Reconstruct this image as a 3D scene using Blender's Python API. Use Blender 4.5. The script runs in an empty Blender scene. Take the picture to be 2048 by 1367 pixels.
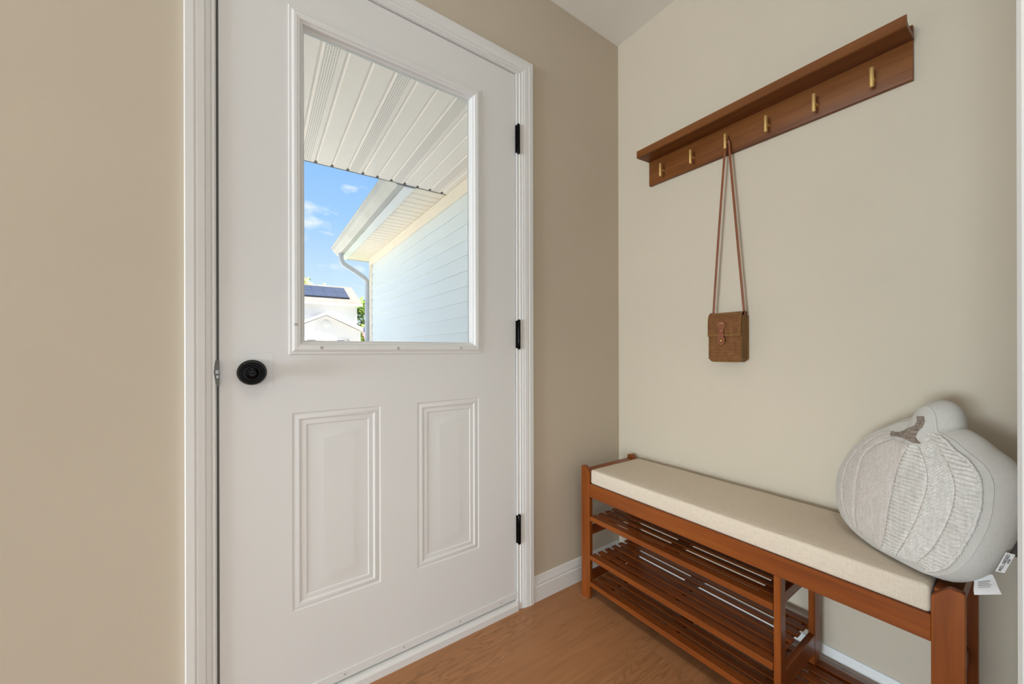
import bpy, bmesh, math, random
from mathutils import Vector, Matrix, noise

random.seed(7)
scene = bpy.context.scene
COL = scene.collection
PI = math.pi

# ------------------------------------------------------------------ camera, light, exposure
F_PX = 761.26
CAM = Vector((-1.45528, -1.19336, 0.9959))
cam_data = bpy.data.cameras.new('camera')
cam_data.sensor_fit = 'HORIZONTAL'
cam_data.sensor_width = 36.0
cam_data.lens = 36.0 * F_PX / 2048.0
cam_data.shift_y = (700.67 - 683.5) / 2048.0
cam_data.clip_start = 0.02
cam_data.clip_end = 400
cam = bpy.data.objects.new('camera', cam_data)
COL.objects.link(cam)
R = Matrix(((0.819313, 0.001972, -0.573343), (-0.573342, -0.00138, -0.819315), (-0.002407, 0.999997, 0.0)))
cam.matrix_world = Matrix.Translation(CAM) @ R.to_4x4()
scene.camera = cam

vs = scene.view_settings
vs.view_transform = 'Standard'
vs.look = 'None'
vs.gamma = 1
vs.use_curve_mapping = False
vs.exposure = 0.0

SUN_STRENGTH = 17.0
SKY_STRENGTH = 1.3
FILL_LEFT = 330.0
FILL_BACK = 12.0
CEILING_FILL = 95.0

world = bpy.data.worlds.new('sky')
scene.world = world
world.use_nodes = True
wn, wl = world.node_tree.nodes, world.node_tree.links
wn.clear()
w_out = wn.new('ShaderNodeOutputWorld')
w_bg = wn.new('ShaderNodeBackground')
w_bg.inputs['Strength'].default_value = SKY_STRENGTH
w_tc = wn.new('ShaderNodeTexCoord')
w_sep = wn.new('ShaderNodeSeparateXYZ')
wl.new(w_tc.outputs['Generated'], w_sep.inputs[0])
w_ramp = wn.new('ShaderNodeValToRGB')
el = w_ramp.color_ramp.elements
el[0].position = 0.0
el[0].color = (0.80, 0.90, 1.0, 1)
el[1].position = 0.45
el[1].color = (0.22, 0.44, 0.80, 1)
e = el.new(0.16)
e.color = (0.52, 0.68, 0.90, 1)
e = el.new(0.30)
e.color = (0.31, 0.53, 0.84, 1)
wl.new(w_sep.outputs['Z'], w_ramp.inputs[0])
w_map = wn.new('ShaderNodeMapping')
w_map.inputs['Scale'].default_value = (1.0, 1.0, 2.6)
w_map.inputs['Location'].default_value = (0.35, 0.1, 0.47)
wl.new(w_tc.outputs['Generated'], w_map.inputs[0])
w_noise = wn.new('ShaderNodeTexNoise')
w_noise.inputs['Scale'].default_value = 5.5
w_noise.inputs['Detail'].default_value = 7
w_noise.inputs['Roughness'].default_value = 0.55
wl.new(w_map.outputs[0], w_noise.inputs['Vector'])
w_cr = wn.new('ShaderNodeValToRGB')
w_cr.color_ramp.elements[0].position = 0.50
w_cr.color_ramp.elements[1].position = 0.66
wl.new(w_noise.outputs[0], w_cr.inputs[0])
w_mix = wn.new('ShaderNodeMix')
w_mix.data_type = 'RGBA'
wl.new(w_cr.outputs[0], w_mix.inputs[0])
wl.new(w_ramp.outputs[0], w_mix.inputs[6])
w_mix.inputs[7].default_value = (0.93, 0.92, 0.97, 1)
wl.new(w_mix.outputs[2], w_bg.inputs['Color'])
wl.new(w_bg.outputs[0], w_out.inputs[0])


def add_light(name, kind, loc, aim, energy, color=(1, 1, 1), **kw):
    d = bpy.data.lights.new(name, kind)
    d.energy = energy
    d.color = color
    for k, v in kw.items():
        setattr(d, k, v)
    o = bpy.data.objects.new(name, d)
    COL.objects.link(o)
    o.location = loc
    o.rotation_euler = Vector(aim).to_track_quat('-Z', 'Y').to_euler()
    return o


add_light('sun', 'SUN', (0, -3, 12), (-0.35, 0.36, -0.86), SUN_STRENGTH, (1.0, 0.94, 0.84), angle=0.01)
add_light('left_fill_light', 'AREA', (-8.02, -1.2, .62), (1, 0, 0), FILL_LEFT, (0.76, 0.90, 1.0),  # unseen area light added to brighten the bench wall from the left
          shape='RECTANGLE', size=2.0, size_y=1.05)
add_light('back_fill_light', 'AREA', (-1.6, -3.5, .75), (0.15, 1, 0), FILL_BACK, (0.75, 0.90, 1.0),  # unseen area light added as soft fill for the door wall
          shape='RECTANGLE', size=1.6, size_y=1.3)
add_light('ceiling_fill_spot', 'SPOT', (-1.45, -1.45, 2.42), (0.18, 0.20, -1), CEILING_FILL, (1.0, 0.96, 0.88),  # spot beam added and shaped to lift floor, cushion and lower door
          spot_size=math.radians(88), spot_blend=0.9, shadow_soft_size=.30)


# ------------------------------------------------------------------ materials
def srgb(r, g, b):
    def f(c):
        c /= 255.0
        return c / 12.92 if c <= 0.04045 else ((c + 0.055) / 1.055) ** 2.4
    return (f(r), f(g), f(b), 1)


class NT:
    def __init__(self, name):
        self.m = bpy.data.materials.new(name)
        self.m.use_nodes = True
        self.n = self.m.node_tree.nodes
        self.l = self.m.node_tree.links
        self.b = self.n['Principled BSDF']
        self.out = self.n['Material Output']

    def add(self, t, **kw):
        nd = self.n.new(t)
        for k, v in kw.items():
            if k in nd.inputs.keys():
                nd.inputs[k].default_value = v
            else:
                setattr(nd, k, v)
        return nd

    def link(self, a, b):
        self.l.new(a, b)

    def coords(self, scale=(1, 1, 1), rot=(0, 0, 0), loc=(0, 0, 0), src='Object'):
        tc = self.add('ShaderNodeTexCoord')
        mp = self.add('ShaderNodeMapping')
        mp.inputs['Scale'].default_value = scale
        mp.inputs['Rotation'].default_value = rot
        mp.inputs['Location'].default_value = loc
        self.link(tc.outputs[src], mp.inputs[0])
        return mp.outputs[0]

    def noise(self, vec, scale, detail=3, rough=0.5, dist=0.0):
        nd = self.add('ShaderNodeTexNoise')
        nd.inputs['Scale'].default_value = scale
        nd.inputs['Detail'].default_value = detail
        nd.inputs['Roughness'].default_value = rough
        nd.inputs['Distortion'].default_value = dist
        self.link(vec, nd.inputs['Vector'])
        return nd.outputs[0]

    def ramp(self, fac, stops):
        nd = self.add('ShaderNodeValToRGB')
        els = nd.color_ramp.elements
        els[0].position, els[0].color = stops[0]
        els[1].position, els[1].color = stops[-1]
        for p, c in stops[1:-1]:
            e = els.new(p)
            e.color = c
        self.link(fac, nd.inputs[0])
        return nd.outputs[0]

    def mix(self, fac, a, b, mode='MIX'):
        nd = self.add('ShaderNodeMix', data_type='RGBA', blend_type=mode)
        for v, i in ((fac, 0), (a, 6), (b, 7)):
            if hasattr(v, 'is_linked'):
                self.link(v, nd.inputs[i])
            else:
                nd.inputs[i].default_value = v
        return nd.outputs[2]

    def math(self, op, a, b=0.0):
        nd = self.add('ShaderNodeMath', operation=op)
        for v, i in ((a, 0), (b, 1)):
            if hasattr(v, 'is_linked'):
                self.link(v, nd.inputs[i])
            else:
                nd.inputs[i].default_value = v
        return nd.outputs[0]

    def bump(self, height, strength=0.3, dist=0.002):
        nd = self.add('ShaderNodeBump')
        nd.inputs['Strength'].default_value = strength
        nd.inputs['Distance'].default_value = dist
        self.link(height, nd.inputs['Height'])
        self.link(nd.outputs[0], self.b.inputs['Normal'])

    def base(self, v):
        if hasattr(v, 'is_linked'):
            self.link(v, self.b.inputs['Base Color'])
        else:
            self.b.inputs['Base Color'].default_value = v


def paint(name, color, rough=0.5, var=0.02, bump=0.05, scale=60, spec=0.5, metal=0.0):
    t = NT(name)
    v = t.coords()
    c2 = tuple(max(0, x * (1 - var * 2)) for x in color[:3]) + (1,)
    t.base(t.ramp(t.noise(v, 3.0, 3), [(0.3, color), (0.7, c2)]))
    t.b.inputs['Roughness'].default_value = rough
    t.b.inputs['Metallic'].default_value = metal
    t.b.inputs['Specular IOR Level'].default_value = spec
    if bump:
        t.bump(t.noise(v, scale, 3), bump, 0.001)
    return t.m


def wood(name, dark, mid, light, axis, rough=0.35, freq=28, strip=None, spec=0.28):
    """long grain along one axis; strip adds the narrow laminated strips of bamboo"""
    t = NT(name)
    sc = [freq, freq, freq]
    sc['xyz'.index(axis)] = freq * 0.055
    v = t.coords(tuple(sc))
    g = t.noise(v, 1.6, 6, 0.6, 0.4)
    col = t.ramp(g, [(0.25, dark), (0.52, mid), (0.8, light)])
    sc2 = [3.0, 3.0, 3.0]
    sc2['xyz'.index(axis)] = 1.1
    big = t.noise(t.coords(tuple(sc2), loc=(3, 1, 7)), 1.5, 2)
    col = t.mix(t.ramp(big, [(0.35, (0, 0, 0, 1)), (0.7, (0.35, 0.35, 0.35, 1))]), col, dark)
    if strip:
        sc3 = [strip, strip, strip]
        sc3['xyz'.index(axis)] = 2.2
        vo = t.add('ShaderNodeTexVoronoi')
        vo.inputs['Scale'].default_value = 1.0
        t.link(t.coords(tuple(sc3)), vo.inputs['Vector'])
        sepc = t.add('ShaderNodeSeparateColor')
        t.link(vo.outputs['Color'], sepc.inputs[0])
        col = t.mix(t.math('MULTIPLY', sepc.outputs[0], 0.30), col, light)
    t.base(col)
    t.b.inputs['Roughness'].default_value = rough
    t.b.inputs['Specular IOR Level'].default_value = spec
    t.bump(g, 0.06, 0.001)
    return t.m


WALL = paint('beige_wall_paint', (0.60, 0.525, 0.415, 1), 0.75, 0.015, 0.06, 220, 0.25)
CEIL = paint('white_ceiling_paint', (0.89, 0.87, 0.83, 1), 0.9, 0.01, 0.05, 150, 0.2)
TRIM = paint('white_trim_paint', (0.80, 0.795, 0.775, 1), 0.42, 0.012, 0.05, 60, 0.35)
TRIM_DIMMED = paint('white_trim_paint_dimmed', (0.52, 0.51, 0.485, 1), 0.5, 0.012, 0.05, 60, 0.3)  # white trim darkened in colour to offset strong light on the pier casing
DOOR = paint('white_door_paint', (0.80, 0.80, 0.785, 1), 0.42, 0.012, 0.10, 45, 0.35)
BLACK = paint('black_metal', (0.0025, 0.0023, 0.0022, 1), 0.2, 0.02, 0, spec=0.12)
SCREW = paint('painted_screw_head', (0.52, 0.52, 0.50, 1), 0.5, 0.05, 0)
CHROME = paint('worn_steel', (0.36, 0.36, 0.35, 1), 0.4, 0.1, 0, metal=0.3)
GAP = paint('weatherstrip_and_gap_shade', (0.15, 0.147, 0.135, 1), 0.8, 0.05, 0)
BRASS = paint('brushed_brass', (1.0, 0.70, 0.27, 1), 0.40, 0.03, 0, metal=0.65)
OLDBRASS = paint('antique_brass', (0.52, 0.38, 0.14, 1), 0.3, 0.03, 0, metal=1.0)
LEATHER = paint('tan_leather', (0.235, 0.063, 0.016, 1), 0.5, 0.10, 0.25, 400)
LEATHERD = paint('dark_leather_edge', (0.09, 0.024, 0.010, 1), 0.5, 0.10, 0.2, 400)
THREAD = paint('pale_thread', (0.55, 0.36, 0.22, 1), 0.8, 0.05, 0)
SIDING = paint('pale_vinyl_siding', (0.78, 0.83, 0.85, 1), 0.45, 0.01, 0.04, 90)
ALMOND = paint('almond_vinyl', (0.88, 0.80, 0.69, 1), 0.5, 0.01, 0)
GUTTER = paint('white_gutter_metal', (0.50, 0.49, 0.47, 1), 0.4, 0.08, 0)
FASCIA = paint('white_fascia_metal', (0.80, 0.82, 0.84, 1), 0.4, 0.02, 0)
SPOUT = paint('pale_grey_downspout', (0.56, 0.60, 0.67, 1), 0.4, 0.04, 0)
CONCRETE = paint('pale_concrete', (0.76, 0.72, 0.66, 1), 0.9, 0.05, 0.2, 30)
ASPHALT = paint('asphalt', (0.10, 0.10, 0.10, 1), 0.9, 0.1, 0.2, 30)
HOUSEWALL = paint('white_house_siding', (0.62, 0.60, 0.61, 1), 0.6, 0.01, 0)
WINDARK = paint('dark_window_glass', (0.10, 0.11, 0.12, 1), 0.1, 0.02, 0)
SHUTTER = paint('grey_shutter', (0.35, 0.35, 0.36, 1), 0.6, 0.02, 0)
PANEL = paint('blue_solar_glass', (0.040, 0.042, 0.070, 1), 0.2, 0.04, 0)
PANELEDGE = paint('dark_panel_frame', (0.01, 0.01, 0.015, 1), 0.4, 0.02, 0)
BARK = paint('tree_bark', (0.10, 0.07, 0.05, 1), 0.9, 0.1, 0.3, 20)
SHELFDARK = paint('dark_walnut', (0.045, 0.016, 0.009, 1), 0.45, 0.1, 0.05)
TAGW = paint('white_satin_label', (0.80, 0.79, 0.78, 1), 0.6, 0.01, 0.05, 300)
INK = paint('black_ink', (0.03, 0.03, 0.03, 1), 0.8, 0.02, 0)
INKG = paint('grey_ink', (0.36, 0.34, 0.33, 1), 0.8, 0.02, 0)

W_D, W_M, W_L = (0.115, 0.0245, 0.0045, 1), (0.225, 0.053, 0.0078, 1), (0.32, 0.093, 0.016, 1)
WOOD_Y = wood('walnut_stained_bamboo_lengthwise', W_D, W_M, W_L, 'y', 0.33, 30, 60)
WOOD_X = wood('walnut_stained_bamboo_crosswise', W_D, W_M, W_L, 'x', 0.33, 30, 60)
WOOD_Z = wood('walnut_stained_bamboo_upright', W_D, W_M, W_L, 'z', 0.33, 30, 60)
R_D, R_M, R_L = (0.105, 0.031, 0.007, 1), (0.185, 0.062, 0.0135, 1), (0.255, 0.098, 0.025, 1)
RACK_Y = wood('brown_bamboo_rack', R_D, R_M, R_L, 'y', 0.42, 26, 45)


def floor_mat():
    t = NT('oak_vinyl_plank')
    v = t.coords()
    br = t.add('ShaderNodeTexBrick', offset=0.37, offset_frequency=2)
    br.inputs['Scale'].default_value = 1.0
    br.inputs['Brick Width'].default_value = 1.22
    br.inputs['Row Height'].default_value = 0.178
    br.inputs['Mortar Size'].default_value = 0.0007
    br.inputs['Mortar Smooth'].default_value = 0.4
    br.inputs['Color1'].default_value = (0, 0, 0, 1)
    br.inputs['Color2'].default_value = (1, 1, 1, 1)
    br.inputs['Mortar'].default_value = (0.5, 0.5, 0.5, 1)
    t.link(t.coords(loc=(0.35, 0.06, 0)), br.inputs['Vector'])
    # grain, shifted per plank
    comb = t.add('ShaderNodeCombineXYZ')
    sc = t.add('ShaderNodeSeparateColor')
    t.link(br.outputs['Color'], sc.inputs[0])
    t.link(t.math('MULTIPLY', sc.outputs[0], 5.3), comb.inputs[2])
    vm = t.add('ShaderNodeVectorMath', operation='ADD')
    t.link(v, vm.inputs[0])
    t.link(comb.outputs[0], vm.inputs[1])
    mp = t.add('ShaderNodeMapping')
    mp.inputs['Scale'].default_value = (1.6, 26, 1.0)
    t.link(vm.outputs[0], mp.inputs[0])
    fine = t.noise(mp.outputs[0], 3.0, 8, 0.62, 0.5)
    mp2 = t.add('ShaderNodeMapping')
    mp2.inputs['Scale'].default_value = (1.1, 5.5, 1.0)
    t.link(vm.outputs[0], mp2.inputs[0])
    broad = t.noise(mp2.outputs[0], 1.5, 3, 0.5, 0.2)
    # cathedral rings: level lines of a stretched noise
    rings = t.math('SINE', t.math('MULTIPLY', broad, 150.0))
    ringm = t.math('MULTIPLY', t.math('POWER', t.math('ADD', t.math('MULTIPLY', rings, 0.5), 0.5), 4.0), 0.42)
    mask = t.ramp(t.noise(mp2.outputs[0], 0.9, 2), [(0.47, (0, 0, 0, 1)), (0.58, (1, 1, 1, 1))])
    ringm = t.math('MULTIPLY', ringm, mask)
    col = t.ramp(fine, [(0.28, (0.305, 0.134, 0.053, 1)), (0.5, (0.405, 0.187, 0.079, 1)), (0.75, (0.475, 0.235, 0.106, 1))])
    col = t.mix(t.ramp(broad, [(0.35, (0, 0, 0, 1)), (0.7, (0.5, 0.5, 0.5, 1))]), col, (0.345, 0.156, 0.067, 1))
    col = t.mix(ringm, col, (0.14, 0.058, 0.024, 1))
    col = t.mix(t.math('MULTIPLY', sc.outputs[0], 0.16), col, (0.43, 0.21, 0.095, 1))
    col = t.mix(t.math('MULTIPLY', br.outputs['Fac'], 0.25), col, (0.12, 0.06, 0.03, 1))
    t.base(col)
    t.b.inputs['Roughness'].default_value = 0.42
    t.b.inputs['Specular IOR Level'].default_value = 0.35
    t.bump(fine, 0.08, 0.001)
    return t.m


FLOOR = floor_mat()


def fabric(name, c1, c2, scale=420, bump=0.25, rough=0.9):
    t = NT(name)
    v = t.coords()
    w1 = t.noise(t.coords((scale, scale * 0.12, scale)), 1.0, 2)
    w2 = t.noise(t.coords((scale * 0.5, scale, scale * 0.12)), 1.0, 2)
    f = t.math('MULTIPLY', t.math('ADD', w1, w2), 0.5)
    t.base(t.ramp(f, [(0.36, c1), (0.64, c2)]))
    t.b.inputs['Roughness'].default_value = rough
    t.b.inputs['Specular IOR Level'].default_value = 0.15
    t.b.inputs['Sheen Weight'].default_value = 0.15
    t.bump(f, bump, 0.0012)
    return t.m


LINEN = fabric('oatmeal_linen', (0.62, 0.53, 0.42, 1), (0.71, 0.615, 0.495, 1), 520, 0.2)
COTTON = fabric('white_cotton', (0.555, 0.528, 0.480, 1), (0.60, 0.572, 0.525, 1), 500, 0.08)  # cotton colour lowered to carry part of the shade on the pillow side
YARNW = fabric('white_yarn', (0.60, 0.567, 0.52, 1), (0.76, 0.72, 0.668, 1), 260, 0.3)
YARNP = fabric('pinkish_linen_yarn', (0.53, 0.475, 0.43, 1), (0.66, 0.605, 0.56, 1), 330, 0.3)
YARNB = fabric('taupe_embroidery_thread', (0.16, 0.12, 0.09, 1), (0.36, 0.29, 0.235, 1), 260, 0.3)
SEAM = fabric('brown_seam_thread', (0.30, 0.25, 0.21, 1), (0.50, 0.45, 0.40, 1), 300, 0.2)


def rattan(name, c_dark, c_mid, c_light, rows, cols, u_axis):
    """woven cane: rows of slanted over-and-under strands with dark gaps"""
    t = NT(name)
    tc = t.add('ShaderNodeTexCoord')
    sp = t.add('ShaderNodeSeparateXYZ')
    t.link(tc.outputs['Object'], sp.inputs[0])
    u = sp.outputs['XYZ'.index(u_axis.upper())]
    z = sp.outputs[2]
    zz = t.math('MULTIPLY', z, rows)
    row = t.math('FLOOR', zz)
    fz = t.math('FRACT', zz)
    uu = t.math('ADD', t.math('MULTIPLY', u, cols), t.math('MULTIPLY', t.math('MODULO', row, 2.0), 0.5))
    uu = t.math('ADD', uu, t.math('MULTIPLY', fz, 0.45))
    fu = t.math('FRACT', uu)
    hz = t.math('SINE', t.math('MULTIPLY', fz, PI))
    hu = t.math('SINE', t.math('MULTIPLY', fu, PI))
    hgt = t.math('MULTIPLY', hz, hu)
    nz = t.noise(t.coords((1, 1, 1)), 60, 3)
    hgt2 = t.math('ADD', hgt, t.math('MULTIPLY', t.math('SUBTRACT', nz, 0.5), 0.5))
    t.base(t.ramp(hgt2, [(0.10, c_dark), (0.42, c_mid), (0.85, c_light)]))
    t.b.inputs['Roughness'].default_value = 0.5
    t.b.inputs['Specular IOR Level'].default_value = 0.3
    t.bump(hgt, 0.9, 0.002)
    return t.m


CANE_F = rattan('woven_cane_front', (0.07, 0.020, 0.006, 1), (0.28, 0.105, 0.034, 1), (0.47, 0.23, 0.09, 1), 235, 200, 'y')
CANE_S = rattan('woven_cane_side', (0.16, 0.07, 0.018, 1), (0.33, 0.16, 0.045, 1), (0.42, 0.22, 0.07, 1), 330, 420, 'x')


def soffit_mat():
    """almond vinyl with punched vent holes in every third board (uv: x across in boards, y along in metres)"""
    t = NT('vented_almond_vinyl')
    uvn = t.add('ShaderNodeUVMap')
    sp = t.add('ShaderNodeSeparateXYZ')
    t.link(uvn.outputs[0], sp.inputs[0])
    x, y = sp.outputs[0], sp.outputs[1]
    board = t.math('FLOOR', x)
    m3 = t.math('FLOORED_MODULO', board, 3.0)
    vented = t.math('LESS_THAN', m3, 0.5)
    fx = t.math('FRACT', x)
    inside = t.math('MULTIPLY', t.math('GREATER_THAN', fx, 0.20), t.math('LESS_THAN', fx, 0.80))
    cu = t.math('MULTIPLY', fx, 10.0)
    cv0 = t.math('MULTIPLY', y, 80.0)
    cv = t.math('ADD', cv0, t.math('MULTIPLY', t.math('MODULO', t.math('FLOOR', cu), 2.0), 0.5))
    du = t.math('SUBTRACT', t.math('FRACT', cu), 0.5)
    dv = t.math('SUBTRACT', t.math('FRACT', cv), 0.5)
    d = t.math('SQRT', t.math('ADD', t.math('MULTIPLY', du, du), t.math('MULTIPLY', dv, dv)))
    hole = t.math('LESS_THAN', d, 0.21)
    mask = t.math('MULTIPLY', t.math('MULTIPLY', vented, inside), hole)
    t.base(t.mix(mask, (0.92, 0.84, 0.775, 1), (0.10, 0.085, 0.07, 1)))
    t.b.inputs['Roughness'].default_value = 0.5
    return t.m


SOFFIT = soffit_mat()


def roof_mat(name, c1, c2):
    t = NT(name)
    v = t.coords()
    br = t.add('ShaderNodeTexBrick')
    br.inputs['Scale'].default_value = 1.0
    br.inputs['Brick Width'].default_value = 0.5
    br.inputs['Row Height'].default_value = 0.18
    br.inputs['Mortar Size'].default_value = 0.008
    br.inputs['Color1'].default_value = c1
    br.inputs['Color2'].default_value = c2
    br.inputs['Mortar'].default_value = tuple(x * 0.7 for x in c1[:3]) + (1,)
    t.link(v, br.inputs['Vector'])
    t.base(br.outputs['Color'])
    t.b.inputs['Roughness'].default_value = 0.9
    return t.m


ROOF = roof_mat('tan_roof_shingle', (0.185, 0.155, 0.14, 1), (0.245, 0.205, 0.185, 1))
ROOFNEAR = roof_mat('grey_roof_shingle', (0.25, 0.22, 0.20, 1), (0.32, 0.29, 0.27, 1))


def grass_mat():
    t = NT('lawn_grass')
    t.base(t.ramp(t.noise(t.coords(), 9, 6), [(0.3, (0.07, 0.13, 0.02, 1)), (0.7, (0.20, 0.28, 0.06, 1))]))
    t.b.inputs['Roughness'].default_value = 0.95
    return t.m


GRASS = grass_mat()


def leaf_mat(name, c1, c2, c3):
    t = NT(name)
    n = t.noise(t.coords(), 1.3, 4)
    t.base(t.ramp(n, [(0.35, c1), (0.5, c2), (0.68, c3)]))
    t.b.inputs['Roughness'].default_value = 0.6
    return t.m


LEAF_A = leaf_mat('green_leaves', (0.10, 0.22, 0.03, 1), (0.25, 0.42, 0.06, 1), (0.55, 0.58, 0.10, 1))
LEAF_B = leaf_mat('bright_leaves', (0.32, 0.42, 0.10, 1), (0.50, 0.58, 0.18, 1), (0.72, 0.74, 0.30, 1))


def glass_mat():
    t = NT('clear_window_glass')
    t.n.remove(t.b)
    tr = t.add('ShaderNodeBsdfTransparent')
    tr.inputs[0].default_value = (0.97, 0.985, 0.98, 1)
    gl = t.add('ShaderNodeBsdfGlossy')
    gl.inputs['Roughness'].default_value = 0.02
    fr = t.add('ShaderNodeFresnel')
    fr.inputs['IOR'].default_value = 1.35
    mx = t.add('ShaderNodeMixShader')
    t.link(fr.outputs[0], mx.inputs[0])
    t.link(tr.outputs[0], mx.inputs[1])
    t.link(gl.outputs[0], mx.inputs[2])
    t.link(mx.outputs[0], t.out.inputs[0])
    return t.m


GLASS = glass_mat()


def flag_mat():
    t = NT('striped_flag_cloth')
    uvn = t.add('ShaderNodeUVMap')
    sp = t.add('ShaderNodeSeparateXYZ')
    t.link(uvn.outputs[0], sp.inputs[0])
    st = t.math('MODULO', t.math('FLOOR', t.math('MULTIPLY', sp.outputs[1], 13.0)), 2.0)
    stripes = t.mix(st, (0.55, 0.10, 0.12, 1), (0.85, 0.83, 0.83, 1))
    canton = t.math('MULTIPLY', t.math('LESS_THAN', sp.outputs[0], 0.42), t.math('GREATER_THAN', sp.outputs[1], 0.46))
    su = t.math('SUBTRACT', t.math('FRACT', t.math('MULTIPLY', sp.outputs[0], 14.0)), 0.5)
    sv = t.math('SUBTRACT', t.math('FRACT', t.math('MULTIPLY', sp.outputs[1], 16.0)), 0.5)
    dd = t.math('ADD', t.math('MULTIPLY', su, su), t.math('MULTIPLY', sv, sv))
    star = t.math('LESS_THAN', dd, 0.06)
    ct = t.mix(star, (0.05, 0.07, 0.22, 1), (0.85, 0.85, 0.88, 1))
    t.base(t.mix(canton, stripes, ct))
    t.b.inputs['Roughness'].default_value = 0.8
    return t.m


FLAG = flag_mat()

# ------------------------------------------------------------------ mesh helpers
TH = math.radians(-1.3)
CXY = Vector((CAM.x, CAM.y, 0))
EXT = Matrix.Translation(CXY) @ Matrix.Rotation(TH, 4, 'Z') @ Matrix.Translation(-CXY)   # the outdoors is turned a little


def link(name, bm, mat, parent=None, smooth=None, kind=None, ext=False):
    me = bpy.data.meshes.new(name)
    bmesh.ops.recalc_face_normals(bm, faces=bm.faces)
    if smooth is not None:
        for f in bm.faces:
            f.smooth = True
        for ed in bm.edges:
            if len(ed.link_faces) == 2 and ed.calc_face_angle(0) > math.radians(smooth):
                ed.smooth = False
    bm.to_mesh(me)
    bm.free()
    for m in (mat if isinstance(mat, (list, tuple)) else [mat]):
        me.materials.append(m)
    o = bpy.data.objects.new(name, me)
    COL.objects.link(o)
    if parent is not None:
        o.parent = parent
    elif ext:
        o.matrix_world = EXT
    if kind:
        o['kind'] = kind
    return o


def tag(o, label=None, cat=None, group=None, kind=None):
    if label:
        o['label'] = label
    if cat:
        o['category'] = cat
    if group:
        o['group'] = group
    if kind:
        o['kind'] = kind
    return o


def empty(name, loc=(0, 0, 0), ext=False):
    o = bpy.data.objects.new(name, None)
    o.empty_display_size = 0.05
    COL.objects.link(o)
    o.matrix_world = (EXT if ext else Matrix.Identity(4)) @ Matrix.Translation(Vector(loc))
    return o


def hang(o, root):
    """parent o to an empty while its mesh stays in room (or outdoor) coordinates"""
    o.parent = root
    base = EXT if root.get('_ext') else Matrix.Identity(4)
    o.matrix_parent_inverse = Matrix.Identity(4)
    o.matrix_local = root_inv(root) @ base
    return o


ROOTM = {}


def root_inv(root):
    return ROOTM[root.name].inverted()


def thing(name, loc, label, cat, group=None, ext=False, kind=None):
    r = empty(name, loc, ext)
    ROOTM[r.name] = (EXT if ext else Matrix.Identity(4)) @ Matrix.Translation(Vector(loc))
    if ext:
        r['_ext'] = 1
    tag(r, label, cat, group, kind)
    return r


def part(name, bm, mat, root, smooth=None, label=None):
    """a part of a thing whose root is an Empty"""
    o = link(name, bm, mat, None, smooth)
    hang(o, root)
    if label:
        o['label'] = label
    return o


def sub(name, bm, mat, parent, smooth=None, label=None):
    """a sub-part; its parent mesh already lives in room coordinates"""
    o = link(name, bm, mat, None, smooth)
    o.parent = parent
    if label:
        o['label'] = label
    return o


def box(bm, x0, x1, y0, y1, z0, z1, bev=0.0, seg=1):
    x0, x1 = min(x0, x1), max(x0, x1)
    y0, y1 = min(y0, y1), max(y0, y1)
    z0, z1 = min(z0, z1), max(z0, z1)
    m = Matrix.Translation(((x0 + x1) / 2, (y0 + y1) / 2, (z0 + z1) / 2)) @ Matrix.Diagonal((x1 - x0, y1 - y0, z1 - z0, 1))
    r = bmesh.ops.create_cube(bm, size=1, matrix=m)
    if bev > 0:
        es = list({e for v in r['verts'] for e in v.link_edges})
        bmesh.ops.bevel(bm, geom=es, offset=bev, segments=seg, affect='EDGES', profile=0.5, clamp_overlap=True)


def prism(bm, poly, axis, a0, a1):
    """extrude a 2-D polygon (in the two other axes, in order) along an axis"""
    def P(p, a):
        if axis == 'x':
            return (a, p[0], p[1])
        if axis == 'y':
            return (p[0], a, p[1])
        return (p[0], p[1], a)
    v0 = [bm.verts.new(P(p, a0)) for p in poly]
    v1 = [bm.verts.new(P(p, a1)) for p in poly]
    n = len(poly)
    for i in range(n):
        bm.faces.new((v0[i], v0[(i + 1) % n], v1[(i + 1) % n], v1[i]))
    bm.faces.new(v0)
    bm.faces.new(v1[::-1])


def lathe(bm, prof, center, axis, seg=40):
    """prof: list of (radius, distance along axis)"""
    ax = Vector(axis).normalized()
    a = ax.orthogonal().normalized()
    b = ax.cross(a)
    rings = []
    for r, d in prof:
        c = Vector(center) + ax * d
        if r < 1e-6:
            rings.append([bm.verts.new(c)])
        else:
            rings.append([bm.verts.new(c + (a * math.cos(2 * PI * i / seg) + b * math.sin(2 * PI * i / seg)) * r) for i in range(seg)])
    for p, q in zip(rings, rings[1:]):
        for i in range(seg):
            j = (i + 1) % seg
            if len(p) == 1 and len(q) == 1:
                continue
            if len(p) == 1:
                bm.faces.new((p[0], q[i], q[j]))
            elif len(q) == 1:
                bm.faces.new((p[i], p[j], q[0]))
            else:
                bm.faces.new((p[i], p[j], q[j], q[i]))
    for rr in (rings[0], rings[-1]):
        if len(rr) > 1:
            try:
                bm.faces.new(rr)
            except ValueError:
                pass


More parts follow.
